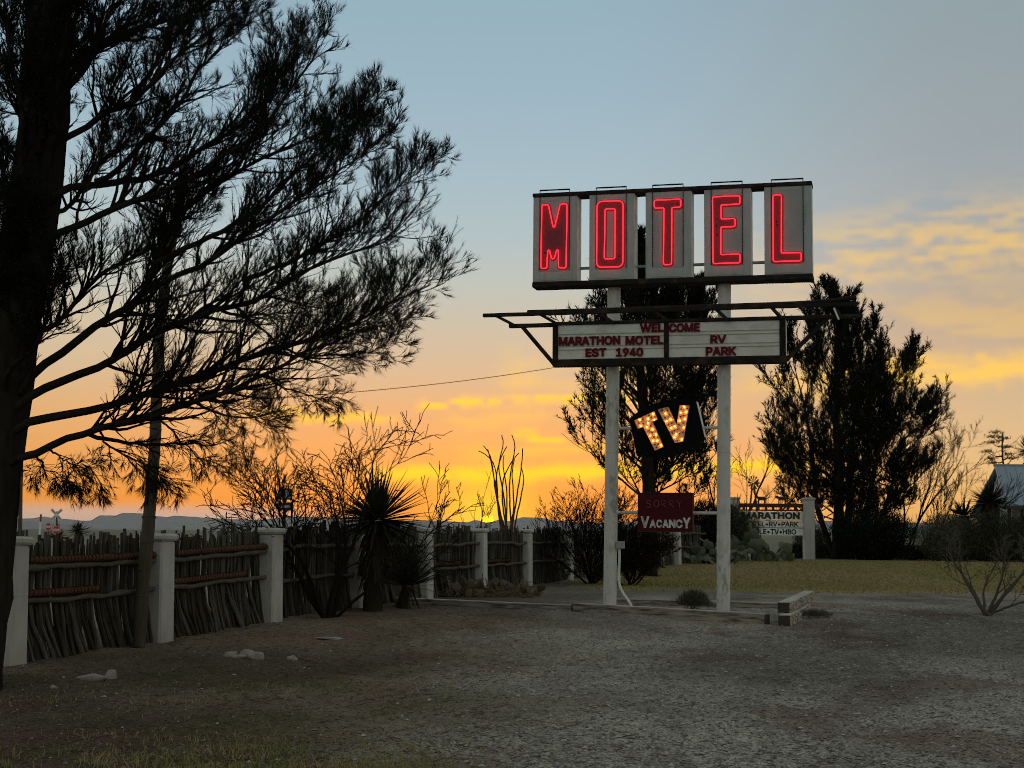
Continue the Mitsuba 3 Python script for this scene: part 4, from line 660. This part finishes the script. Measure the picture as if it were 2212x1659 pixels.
# prickly pears
def pear(label, spots, r, mt, seed, chain, name="prickly_pear"):
    rng = np.random.default_rng(seed); key = thing(name, label, "cactus"); base = trimesh.creation.icosphere(1)
    def pad(P, d, rr):
        d = unit(d); s = unit(np.cross(d, rng.normal(size=3))); c = np.cross(d, s); m = base.copy(); v = m.vertices.copy(); w = 1 - 0.22 * (v[:, 2] < 0) * -v[:, 2]
        m.vertices = P + d * rr + (v[:, :1] * w[:, None] * rr * 0.85) * s + v[:, 1:2] * rr * 0.16 * c + v[:, 2:] * rr * d + (0.02 * rr) * rng.normal(size=3)
        part(key, "pad", m, mt, True); return P + d * rr * 1.85
    for (x, y, n, sc) in spots:
        for _ in range(n):
            P = np.array([x + rng.normal() * 0.3 * sc, y + rng.normal() * 0.25 * sc, float(gz(x, y)) - 0.03]); d = unit(np.array([rng.normal() * 0.7, rng.normal() * 0.5, 1.0]))
            for c in range(rng.integers(1, chain + 1)):
                P = pad(P, d, r * rng.uniform(0.75, 1.15)); d = unit(d + rng.normal(size=3) * [0.7, 0.6, 0.35] + [0, 0, 0.1])
    return key
pear("sprawling dried out prickly pear clump in front of the fence", [(-1.55, 34.2, 7, 0.8), (-1.1, 34.0, 8, 0.9), (-0.65, 34.3, 10, 1.1), (-0.2, 34.6, 10, 1.1), (0.2, 34.8, 7, 0.9), (-0.8, 33.6, 6, 0.8), (-1.9, 33.6, 2, 0.4)], 0.13, "mat_pad_dry", 71, 2)
lr = np.random.default_rng(72); kk = nkey("prickly_pear__dry_stems"); S = np.c_[lr.uniform(-1.7, 0.4, 260), lr.uniform(33.5, 34.9, 260), np.full(260, 0.22)]
put(kk, tubes(grow(S, lr.normal(size=(260, 3)) * [1, 1, 0.5] + [0, 0, 0.7], lr.uniform(0.2, 0.5, 260), 5, -0.12, 0.3, lr), np.full((260, 5), 0.01), 4), "mat_pad_dry"); labels[kk] = {"kind": "stuff"}
pear("big green prickly pear in front of the far white letter sign", [(9.1, 62.5, 8, 1.0), (9.6, 62.8, 8, 1.0)], 0.25, "mat_pad_green", 73, 4)
pear("low green prickly pear spreading right under the far white letter sign", [(10.3, 62.6, 8, 1.1), (11.0, 63.0, 7, 1.1), (11.6, 63.2, 4, 0.8)], 0.24, "mat_pad_green", 75, 2)
pear("green prickly pear between the pine trunk and the right sign post", [(6.9, 58.2, 7, 1.0), (7.5, 58.5, 7, 1.0), (8.1, 58.8, 6, 1.0)], 0.2, "mat_pad_green", 74, 4)

# leafy bushes
def bush(name, label, base, rx, ry, rz, n, mt, seed, leaf=0.14, w=0.02, flare=0.0, cz=0.5):
    rng = np.random.default_rng(seed); key = thing(name, label, "shrub"); z = float(gz(*base)); m = 40
    a = rng.uniform(0, 6.283, m); D = np.c_[np.cos(a) * rng.uniform(0.1, 0.9, m) * rx / rz, np.sin(a) * rng.uniform(0.1, 0.9, m) * ry / rz, np.ones(m)]
    A = grow(np.tile([base[0], base[1], z], (m, 1)) + rng.normal(size=(m, 3)) * [rx * 0.3, ry * 0.3, 0], D, rz * rng.uniform(0.6, 1.3, m), 6, 0.02, 0.12, rng); part(key, "stems", tubes(A, np.full(A.shape[:2], min(0.012, 0.008 * rz)), 4), "mat_twig", kind="stuff")
    d = rng.normal(size=(n, 3)); d = unit(d); r = rng.random(n) ** 0.4; d[:, 2] = np.abs(d[:, 2]) if cz < 0.3 else d[:, 2]
    bump = 0.72 + 0.56 * meshkit.fbm(d * 2.2 + seed, 3, seed)
    S = np.array([base[0], base[1], z + rz * cz]) + d * (r * bump)[:, None] * [rx, ry, rz * (1 - cz) if cz < 0.3 else rz * 0.55]; S[:, :2] += (S[:, :2] - base[:2]) * flare * ((S[:, 2:3] - z) / rz)
    S = S[S[:, 2] > z - 0.02]; Dn = unit(d[:len(S)] * 0.4 + rng.normal(size=(len(S), 3)) * 0.5 + [0, 0, 0.6])
    part(key, "foliage", blades(S, Dn, leaf * rng.uniform(0.6, 1.3, len(S)), np.full(len(S), w), rng), mt, kind="stuff"); return key
bush("juniper_bush", "black dense bush round the feet of the broad pine", (16.2, 69.0), 1.25, 1.1, 2.3, 16000, "mat_needle", 81, 0.32, 0.026, 0.85, 0.45)
bush("sage_bush", "rounded grey green bush left of the tin roofed house", (19.0, 67.0), 1.5, 1.1, 1.9, 15000, "mat_sage", 82, 0.2, 0.018, 0, 0.5)
bush("sage_bush", "wispy grey bush in front of the yucca trees", (20.9, 66.4), 1.6, 1.1, 2.1, 14000, "mat_needle_grey", 83, 0.2, 0.018, 0, 0.5)
bush("dark_bush", "dark bush in front of the white house wall", (23.0, 67.5), 1.3, 1.1, 1.9, 14000, "mat_needle", 84, 0.2, 0.024, 0, 0.5)
bush("dark_bush", "dark low bush at the foot of the left far sign pillar", (9.3, 65.5), 1.2, 0.8, 2.2, 12000, "mat_needle_grey", 85, 0.22, 0.022, 0, 0.5)
bush("dark_bush", "dark bush behind the small fence pillar and prickly pear", (7.6, 60.6), 1.1, 0.8, 2.3, 12000, "mat_needle", 86, 0.22, 0.024, 0, 0.5)
bush("sage_bush", "small pale bush right of the far white letter sign", (14.2, 73.0), 0.9, 0.7, 1.5, 6000, "mat_sage", 87, 0.2, 0.018, 0, 0.5)
bush("planter_shrub", "small dry grey shrub in the planter between the sign posts", (3.42, 28.9), 0.34, 0.28, 0.36, 3600, "mat_sage", 88, 0.07, 0.007, 0, 0.25)
bush("weed_clump", "low weed clump beside the stacked timber corner", (5.25, 26.7), 0.3, 0.26, 0.13, 900, "mat_sage", 89, 0.07, 0.008, 0, 0.2)
h = thing("low_hedge", "long clipped dark hedge along the far edge of the lawn", "hedge"); hr = np.random.default_rng(90)
S = np.c_[hr.uniform(12.5, 24.5, 26000), hr.uniform(71.2, 72.0, 26000), 0.52 + 0.62 * hr.random(26000)]; put(h + "__foliage", blades(S, hr.normal(size=(26000, 3)) * 0.6 + [0, -0.3, 0.5], np.full(26000, 0.16), np.full(26000, 0.035), hr), "mat_needle_grey"); labels[h + "__foliage"] = {"kind": "stuff"}

# ---------------------------------------------------------------- poles, wire, railway signs
up_ = thing("utility_pole", "leaning grey timber utility pole before the second fence pillar", "pole")
P = smooth_path([at(300, 1396, 20.95), at(318, 1160, 20.95), at(337, 900, 20.95), at(352, 640, 20.95), at(372, 520, 20.95), at(398, 335, 20.95)], 40)
part(up_, "shaft", bark_w(P, np.linspace(0.092, 0.06, 40), 0.03, 9), "mat_utility_pole", 50)
part(up_, "tie_wire", join([loop_tube(np.array([P[int(4 + 2.2 * k)] + [0.095 * math.cos(a), 0.095 * math.sin(a), 0.02 * math.sin(a + k)] for a in np.linspace(0, 6.283, 16)[:-1]]), 0.007, 5) for k in range(4)]), "mat_rail_grey")
w0, w1 = P[19], SP(-0.93, 4.56, 0.2); t = np.linspace(0, 1, 40)[:, None]; Wp = w0 + (w1 - w0) * t; Wp[:, 2:] -= 0.22 * 4 * t * (1 - t) * 0.5
put(thing("overhead_wire", "thin dark wire strung from the leaning pole to the letter board", "wire"), tubes(Wp, np.full(40, 0.006), 6), "mat_black")
fp = thing("utility_pole", "distant dark utility pole left of the stop signs", "pole"); P = np.array([at(44, 1152, 110), at(45, 1050, 110), at(47.5, 930, 110), at(50, 780, 110)]); P[0, 2] = -0.2
part(fp, "shaft", tubes(smooth_path(P, 24), np.linspace(0.15, 0.11, 24), 10, True), "mat_utility_pole", 50)
def octagon(r): return Polygon([(r * math.cos(a), r * math.sin(a)) for a in np.arange(8) * math.pi / 4 + math.pi / 8])
def facing(mesh, o, yaw): M = rotz(yaw); return place(mesh, o, M @ np.array([1.0, 0, 0]), UP, M @ np.array([0, -1.0, 0]))
def stop(key, o, r, yaw):
    part(key, "stop_plate", facing(extrude(octagon(r), 0.02), o, yaw), "mat_sign_red", label="red octagonal stop sign"); part(key, "stop_border", facing(extrude(octagon(r).difference(octagon(r * 0.93)), 0.024), o, yaw), "mat_white")
    part(key, "stop_lettering", facing(fit_text("STOP", -0.72 * r, 0.72 * r, -0.28 * r, 0.3 * r, 0.026, True, 0.06), o, yaw), "mat_white", label="white letters STOP")
cb = thing("railroad_crossing_sign", "white crossbuck on a dark post with a red stop sign below", "sign"); o = at(122.5, 1112, 135)
part(cb, "post", tubes(np.array([[o[0], o[1] + 0.05, -0.2], [o[0], o[1] + 0.05, o[2] + 0.3]]), np.full(2, 0.07), 10, True), "mat_wood_post", 50)
for k, (a, w) in enumerate(((0.82, "RAILROAD"), (-0.82, "CROSSING"))):
    bl = trimesh.creation.box([1.3, 0.23, 0.02]); bl.apply_translation([0, 0, 0.03 * k]); tx = join([fit_text(w[:4], -0.6, -0.14, -0.075, 0.075, 0.01), fit_text(w[4:], 0.14, 0.6, -0.075, 0.075, 0.01)]); tx.apply_translation([0, 0, 0.012 + 0.03 * k])
    R = trimesh.transformations.rotation_matrix(a, [0, 0, 1]); bl.apply_transform(R); tx.apply_transform(R)
    bk = part(cb, "blade", facing(bl, o + [0, -0.06, 0], 0.1), "mat_white", label="white crossbuck blade"); part(bk, "lettering", facing(tx, o + [0, -0.06, 0], 0.1), "mat_black", label=f"black letters {w}")
stop(cb, at(122, 1145, 134.8), 0.39, 0.05)
s2 = thing("stop_sign", "red stop sign turned slightly away left of the crossbuck post", "sign"); o = at(105, 1138, 139)
part(s2, "post", tubes(np.array([[o[0], o[1] + 0.06, -0.2], [o[0], o[1] + 0.06, o[2] + 0.2]]), np.full(2, 0.04), 8, True), "mat_wood_post", 50); stop(s2, o, 0.385, -0.45)
mk = thing("marker_post", "white marker post with a red top left of the stop signs", "post"); o = at(84, 1170, 126); oz = at(86, 1127, 126)[2]; ot = at(86, 1111, 126)[2]
part(mk, "shaft", tubes(np.array([[o[0], o[1], -0.2], [o[0] + 0.06, o[1], oz]]), np.full(2, 0.075), 10, True), "mat_white", 50); part(mk, "red_top", tubes(np.array([[o[0] + 0.06, o[1], oz], [o[0] + 0.09, o[1], ot]]), np.full(2, 0.08), 10, True), "mat_sign_red", 50)
for k, (px, y0, lb) in enumerate(((203, 1150, "wire fence post on the plain right of the small yuccas"), (23, 1146, "thin dark post on the plain left of the distant utility pole"), (132, 1156, "short post on the plain below the stop signs"))):
    a = at(px, y0, 100); put(thing("wire_fence_post", lb, "post", "thin posts on the plain"), tubes(np.array([[a[0], a[1], -0.2], [a[0], a[1], a[2]]]), np.array([0.07, 0.06]), 8, True), "mat_wood_post", 50)
rs = thing("railway_signal", "small boxy signal on a thin pole behind the bare mesquite", "signal"); o = at(616, 1080, 70)
part(rs, "pole", tubes(np.array([[o[0], o[1], -0.2], [o[0], o[1], o[2] + 0.2]]), np.full(2, 0.05), 8, True), "mat_black", 50)
part(rs, "box", facing(box(0.62, 0.5, 0.3), o + [0, 0, 0.26], 0.2), "mat_black"); part(rs, "box", facing(box(0.62, 0.36, 0.3), o + [0, 0, -0.3], 0.2), "mat_black")
for dx, dz, w, hh in ((-0.16, 0.26, 0.2, 0.38), (0.14, 0.26, 0.24, 0.38), (0.0, -0.3, 0.5, 0.12)): part(rs, "pale_panel", facing(box(w, hh, 0.02, 0.003), o + [dx, -0.17 + dx * 0.2, dz], 0.2), "mat_box_grey")

# ---------------------------------------------------------------- the far sign with white letter boards
fs = thing("pillar_sign", "low sign of white letter boards between two white pillars across the lawn", "sign"); FY = 69.6; fz = 0.52
FXL, FXR = 10.05, 13.42
for x in (FXL, FXR):
    m = box(0.48, 0.48, 2.75, 0.03); part(fs, "pillar", place(m, [x, FY, fz + 1.275], np.array([1.0, 0, 0]), np.array([0, 1.0, 0]), UP), "mat_plaster"); part(fs, "cap", place(box(0.56, 0.56, 0.1, 0.03), [x, FY, fz + 2.70], np.array([1.0, 0, 0]), np.array([0, 1.0, 0]), UP), "mat_plaster")
def fbox(x0, x1, z0, z1, y0, y1, b=0.01): return trimesh.Trimesh(*(lambda m: (m.vertices + [(x0 + x1) / 2, FY + (y0 + y1) / 2, (z0 + z1) / 2], m.faces))(box(x1 - x0, y1 - y0, z1 - z0, b)), process=False)
xa, xb = FXL + 0.25, FXR - 0.245
part(fs, "top_beam", fbox(xa - 0.9, xb + 0.9, 2.83, 3.0, -0.02, 0.12), "mat_rust_red"); part(fs, "top_beam", fbox(xa, xb, 2.665, 2.73, -0.02, 0.1), "mat_rust_red")
for k in range(9): part(fs, "fret_post", fbox(xa + 0.16 + k * 0.33, xa + 0.26 + k * 0.33, 2.73, 2.83, 0.0, 0.08), "mat_rust_red")
for z0, z1, txt, t0, t1 in ((2.27, 2.645, "MARATHON", 10.42, 13.02), (1.93, 2.23, "MOTEL•RV•PARK", 10.44, 12.95), (1.58, 1.89, "CABLE•TV•HBO", 10.6, 12.85)):
    bd = part(fs, "letter_strip", fbox(xa, xb, z0, z1, 0.0, 0.05, 0.004), "mat_panel")
    part(bd, "lettering", facing(fit_text(txt, t0, t1, z0 + 0.035, z1 - 0.03, 0.008, True, 0.1 if txt == "MARATHON" else 0.04), np.array([0, FY - 0.001, 0]), 0), "mat_black", label="black letters " + txt.replace("•", " "))
for z in (2.25, 1.91): part(fs, "divider", fbox(xa, xb, z - 0.012, z + 0.012, -0.012, 0.05, 0.003), "mat_black")
COW = Polygon([(0, 0.28), (0.05, 0.36), (0.13, 0.36), (0.16, 0.32), (0.5, 0.31), (0.53, 0.2), (0.5, 0), (0.45, 0), (0.44, 0.15), (0.22, 0.15), (0.2, 0), (0.15, 0), (0.15, 0.2), (0.09, 0.25), (0.02, 0.24)])
for x in (11.0, 11.92): part(fs, "cattle_cutout", facing(extrude(COW, 0.015), np.array([x, FY + 0.04, 2.99]), 0.2 if x < 11.5 else -0.5), "mat_rust_red", label="rusty sheet metal cattle silhouette")
wm = thing("windmill", "tiny windmill seen through the bare tree beyond the far sign", "windmill"); o = at(1627, 1043, 160)
part(wm, "tower", tubes(np.array([[[o[0] + a * 0.8, o[1] + b * 0.8, -0.2], [o[0] + a * 0.08, o[1] + b * 0.08, o[2]]] for a in (-1, 1) for b in (-1, 1)]), np.full((4, 2), 0.06), 4), "mat_wood_post")
for k in range(12): a = k * math.pi / 6; part(wm, "blade", facing(extrude(Polygon([(0.12 * math.cos(a - 0.1), 0.12 * math.sin(a - 0.1)), (0.75 * math.cos(a - 0.16), 0.75 * math.sin(a - 0.16)), (0.75 * math.cos(a + 0.1), 0.75 * math.sin(a + 0.1)), (0.12 * math.cos(a + 0.1), 0.12 * math.sin(a + 0.1))]), 0.02), o + [0, -0.3, 0], 0.5), "mat_wood_post")
part(wm, "tail", facing(extrude(Polygon([(0, -0.04), (0.9, -0.25), (0.9, 0.25), (0, 0.04)]), 0.02), o + [0.1, 0.2, 0], 0.9), "mat_wood_post")
bp = thing("boulder_pile", "pale boulder pile beyond the hedge right of the far sign", "rocks"); br = np.random.default_rng(55)
for k in range(7): m = blob(0.6 - 0.03 * k, 0.5, 0.42, 200 + k, 0.35); m.apply_translation([16.2 + 0.42 * k * 0.8, 86 + br.normal() * 0.3, 0.6 + (0.9 - abs(k - 2) * 0.2) * 0.9]); part(bp, "boulder", m, "mat_rock_white", 40)

# ---------------------------------------------------------------- the tin roofed house at the right edge
hs = thing("house", "white house with a steep blue grey tin roof at the right edge", "house")
Pe, Pr = np.array([23.0, 72.0, 3.03]), np.array([23.62, 75.2, 5.02]); W = 9.0; X = np.array([1.0, 0, 0])
def roofq(u0, u1, t0, t1, lift): a = Pe + (Pr - Pe) * t0; b = Pe + (Pr - Pe) * t1; nn = unit(np.cross(X, Pr - Pe)); return [a + X * u0 + nn * lift, a + X * u1 + nn * lift, b + X * u1 + nn * lift, b + X * u0 + nn * lift]
v = np.array(roofq(0, W, 0, 1, 0) + roofq(0, W, 0, 1, 0.05)); rf = part(hs, "roof", trimesh.convex.convex_hull(v), "mat_roof")
for k in range(19): v = np.array(roofq(k * 0.48, k * 0.48 + 0.035, 0.002, 0.998, 0.051) + roofq(k * 0.48 + 0.01, k * 0.48 + 0.025, 0.002, 0.998, 0.085)); part(rf, "seam", trimesh.convex.convex_hull(v), "mat_roof")
part(rf, "ridge_cap", tubes(np.array([Pr + [-0.06, 0, 0.05], Pr + [W, 0, 0.05]]), np.full(2, 0.07), 8, True), "mat_box_grey", 50)
v = np.array(roofq(0, W, 0, 1, -0.02)); v2 = v.copy(); v2[[2, 3]] += [0, 4.4, -2.4]; v2[[0, 1]] = v[[2, 3]]; part(rf, "rear_slope", trimesh.convex.convex_hull(np.vstack([v2, v2 - [0, 0, 0.06]])), "mat_roof")
part(hs, "wall", trimesh.Trimesh(*(lambda m: (m.vertices + [28.4, 75.6, 1.6], m.faces))(box(9.0, 4.0, 2.9, 0.02)), process=False), "mat_wall_white")
part(hs, "gable", trimesh.convex.convex_hull(np.array([[23.85 + d, y, z] for d in (0, 0.12) for y, z in ((73.5, 3.0), (77.7, 3.0), (75.3, 4.8))])), "mat_wall_white")
part(hs, "porch_post", tubes(np.array([[23.35, 72.3, 0.3], [23.35, 72.3, 3.0]]), np.full(2, 0.09), 8, True), "mat_wood_post", 50); part(hs, "porch_post", tubes(np.array([[24.0, 72.5, 0.3], [24.0, 72.5, 3.0]]), np.full(2, 0.07), 8, True), "mat_wood_post", 50)
part(hs, "fascia", trimesh.Trimesh(*(lambda m: (m.vertices + [27.5, 72.05, 2.95], m.faces))(box(9.0, 0.06, 0.14, 0.01)), process=False), "mat_wood_post")

# ---------------------------------------------------------------- stones, litter, grass
def gpt(px, py):
    d = FWD + RGT * (px - CX) / FPX - UPV * (py - CY) / FPX; Y = 12.0
    for _ in range(60): q = EYE + d * (Y / d[1]); Y = 0.5 * Y + 0.5 * (1.6 - float(G(q[0], q[1]))) * d[1] / -d[2]
    q = EYE + d * (Y / d[1]); return q[0], q[1]
ROCKS = [(499, 1420, 0.075, 0.9, "pale pinkish rock at the left end of the row of four"), (517, 1422, 0.07, 0.6, "flattest pale rock in the row of four"), (535, 1420, 0.1, 0.9, "largest pale rock in the row of four"), (554, 1422, 0.09, 0.85, "pale rock at the right end of the row of four"), (631, 1426, 0.06, 0.8, "lone brownish rock right of the row of four"),
         (196, 1470, 0.13, 0.5, "flat grey rock in the left foreground"), (238, 1466, 0.06, 1.3, "upright white rock beside the flat grey one"), (115, 1487, 0.035, 0.8, "egg sized white stone at the far left"), (710, 1380, 0.16, 0.15, "pale flat slab lying on the earth below the yucca"), (726, 1381, 0.1, 0.15, "small pale slab at the right tip of the larger slab"),
         (1139, 1409, 0.025, 0.9, "small white stone in the bare earth at centre"), (1318, 1391, 0.035, 0.6, "whitish stone on earth below the left sign post"), (1670, 1582, 0.05, 0.4, "flat white stone at the bottom right"), (1870, 1588, 0.045, 0.4, "flat white stone right of the other at the bottom")]
for k, (px, py, r, fl, lb) in enumerate(ROCKS):
    x, y = gpt(px, py); r *= 0.85; m = blob(r * 1.2, r * 0.9, r * fl, 300 + k, 0.8, 2).convex_hull; m.apply_translation([x, y, float(G(x, y)) + r * fl * 0.3]); put(thing("rock", lb, "rock", "loose rocks on the yard"), m, "mat_rock_white", 45)
gr = np.random.default_rng(101)
def scatter(n, ymin, ymax, power, fn):
    y = ymin + (ymax - ymin) * gr.random(n) ** power; x = gr.uniform(-0.36, 0.36, n) * y; k = gr.random(n) < fn(x, y); return x[k], y[k]
def stones(n, smin, smax, fn, ymin=9.6, ymax=31, power=1.5):
    x, y = scatter(n, ymin, ymax, power, fn); m = len(x); s = smin + (smax - smin) * gr.random(m) ** 3; o = np.array([[1, 0, 0], [-1, 0, 0], [0, 1, 0], [0, -1, 0], [0, 0, 1], [0, 0, -1.0]]); f = np.array([[0, 2, 4], [2, 1, 4], [1, 3, 4], [3, 0, 4], [2, 0, 5], [1, 2, 5], [3, 1, 5], [0, 3, 5]])
    a = gr.uniform(0, 6.28, m); c, sn = np.cos(a), np.sin(a); v = o[None] * gr.uniform(0.6, 1.4, (m, 6, 1)) * np.array([1.2, 0.9, 0.55]) * s[:, None, None]
    v = np.stack([v[..., 0] * c[:, None] - v[..., 1] * sn[:, None], v[..., 0] * sn[:, None] + v[..., 1] * c[:, None], v[..., 2]], -1) + np.stack([x, y, G(x, y) + s * 0.15], -1)[:, None]
    return trimesh.Trimesh(v.reshape(-1, 3), (f[None] + 6 * np.arange(m)[:, None, None]).reshape(-1, 3), process=False)
right = lambda x, y: np.clip(0.12 + 0.9 * ss(-1.8, 1.6, x - 0.06 * (y - 10) + 0.4), 0, 1)
put("gravel", stones(26000, 0.006, 0.024, right), "mat_gravel_mid"); labels["gravel"] = {"kind": "stuff", "label": "grey gravel strewn over the yard"}
put("pale_gravel", stones(5200, 0.005, 0.026, right), "mat_gravel_light"); labels["pale_gravel"] = {"kind": "stuff", "label": "scattered pale pebbles among the gravel"}
n = 26000; x, y = scatter(n, 9.6, 32, 1.5, lambda x, y: 0.4 + 0.6 * (1 - right(x, y))); m = len(x); a = gr.uniform(0, 6.28, m)
put("leaf_litter", blades(np.c_[x, y, G(x, y) + 0.006], np.c_[np.cos(a), np.sin(a), gr.uniform(-0.02, 0.3, m)], gr.uniform(0.03, 0.12, m), np.full(m, 0.009), gr), "mat_litter"); labels["leaf_litter"] = {"kind": "stuff", "label": "dry needles and twigs littering the earth"}
def grass(name, n, fn, h, w, m_, label, ymin=9.6, ymax=20, power=1.8, lean=0.5):
    x, y = scatter(n, ymin, ymax, power, fn); m = len(x); D = gr.normal(size=(m, 3)) * lean + [0, 0, 1]
    put(name, blades(np.c_[x, y, G(x, y) - 0.004], D, h * gr.uniform(0.4, 1.3, m), np.full(m, w), gr, 0.25), m_); labels[name] = {"kind": "stuff", "label": label}
pat = lambda x, y, s, sd, lo, hi: ss(lo, hi, meshkit.fbm(np.stack([x * s, y * s * 0.8, x * 0], -1) + 20, 3, sd))
fg = lambda x, y: pat(x, y, 1.6, 12, 0.5, 0.58) * ss(12.6, 11.2, y + 0.0 * x) * ss(0.2, -0.9, x) + 0.3 * pat(x, y, 1.8, 14, 0.58, 0.63) * ss(20, 14, y) * ss(0.4, -1.2, x)
grass("green_grass", 60000, fg, 0.055, 0.007, "mat_grass_green", "green grass tufts in the left foreground")
grass("dry_grass", 50000, lambda x, y: 0.8 * fg(x + 0.35, y + 0.1) + 0.02 * (x < 1), 0.06, 0.006, "mat_grass_dry", "dry straw coloured grass tufts in the left foreground")
grass("lawn_grass", 70000, lambda x, y: ss(36.5, 41, y - 0.1 * np.abs(x - 8) + 3 * (meshkit.fbm(np.stack([x * 0.5, y * 0.5, x * 0], -1), 3, 3) - 0.5)) * ss(1.2, 3.0, x), 0.06, 0.03, "mat_lawn", "dry yellowish lawn behind the sign", 36, 66, 1.0)

# ---------------------------------------------------------------- evening haze
scene["haze_air"] = {"type": "homogeneous", "albedo": col((0.95, 0.95, 0.95)), "sigma_t": 2.6e-5, "phase": {"type": "hg", "g": 0.65}}
scene["haze"] = {"type": "cube", "to_world": T4().translate([0, 0, 41]).scale([9900, 11200, 44]), "bsdf": {"type": "null"}, "interior": {"type": "ref", "id": "haze_air"}}
labels["haze"] = {"kind": "stuff", "label": "thin evening haze over the plain"}

print("triangles", sum(len(v[1]) for v in meshkit.WRITTEN.values()))
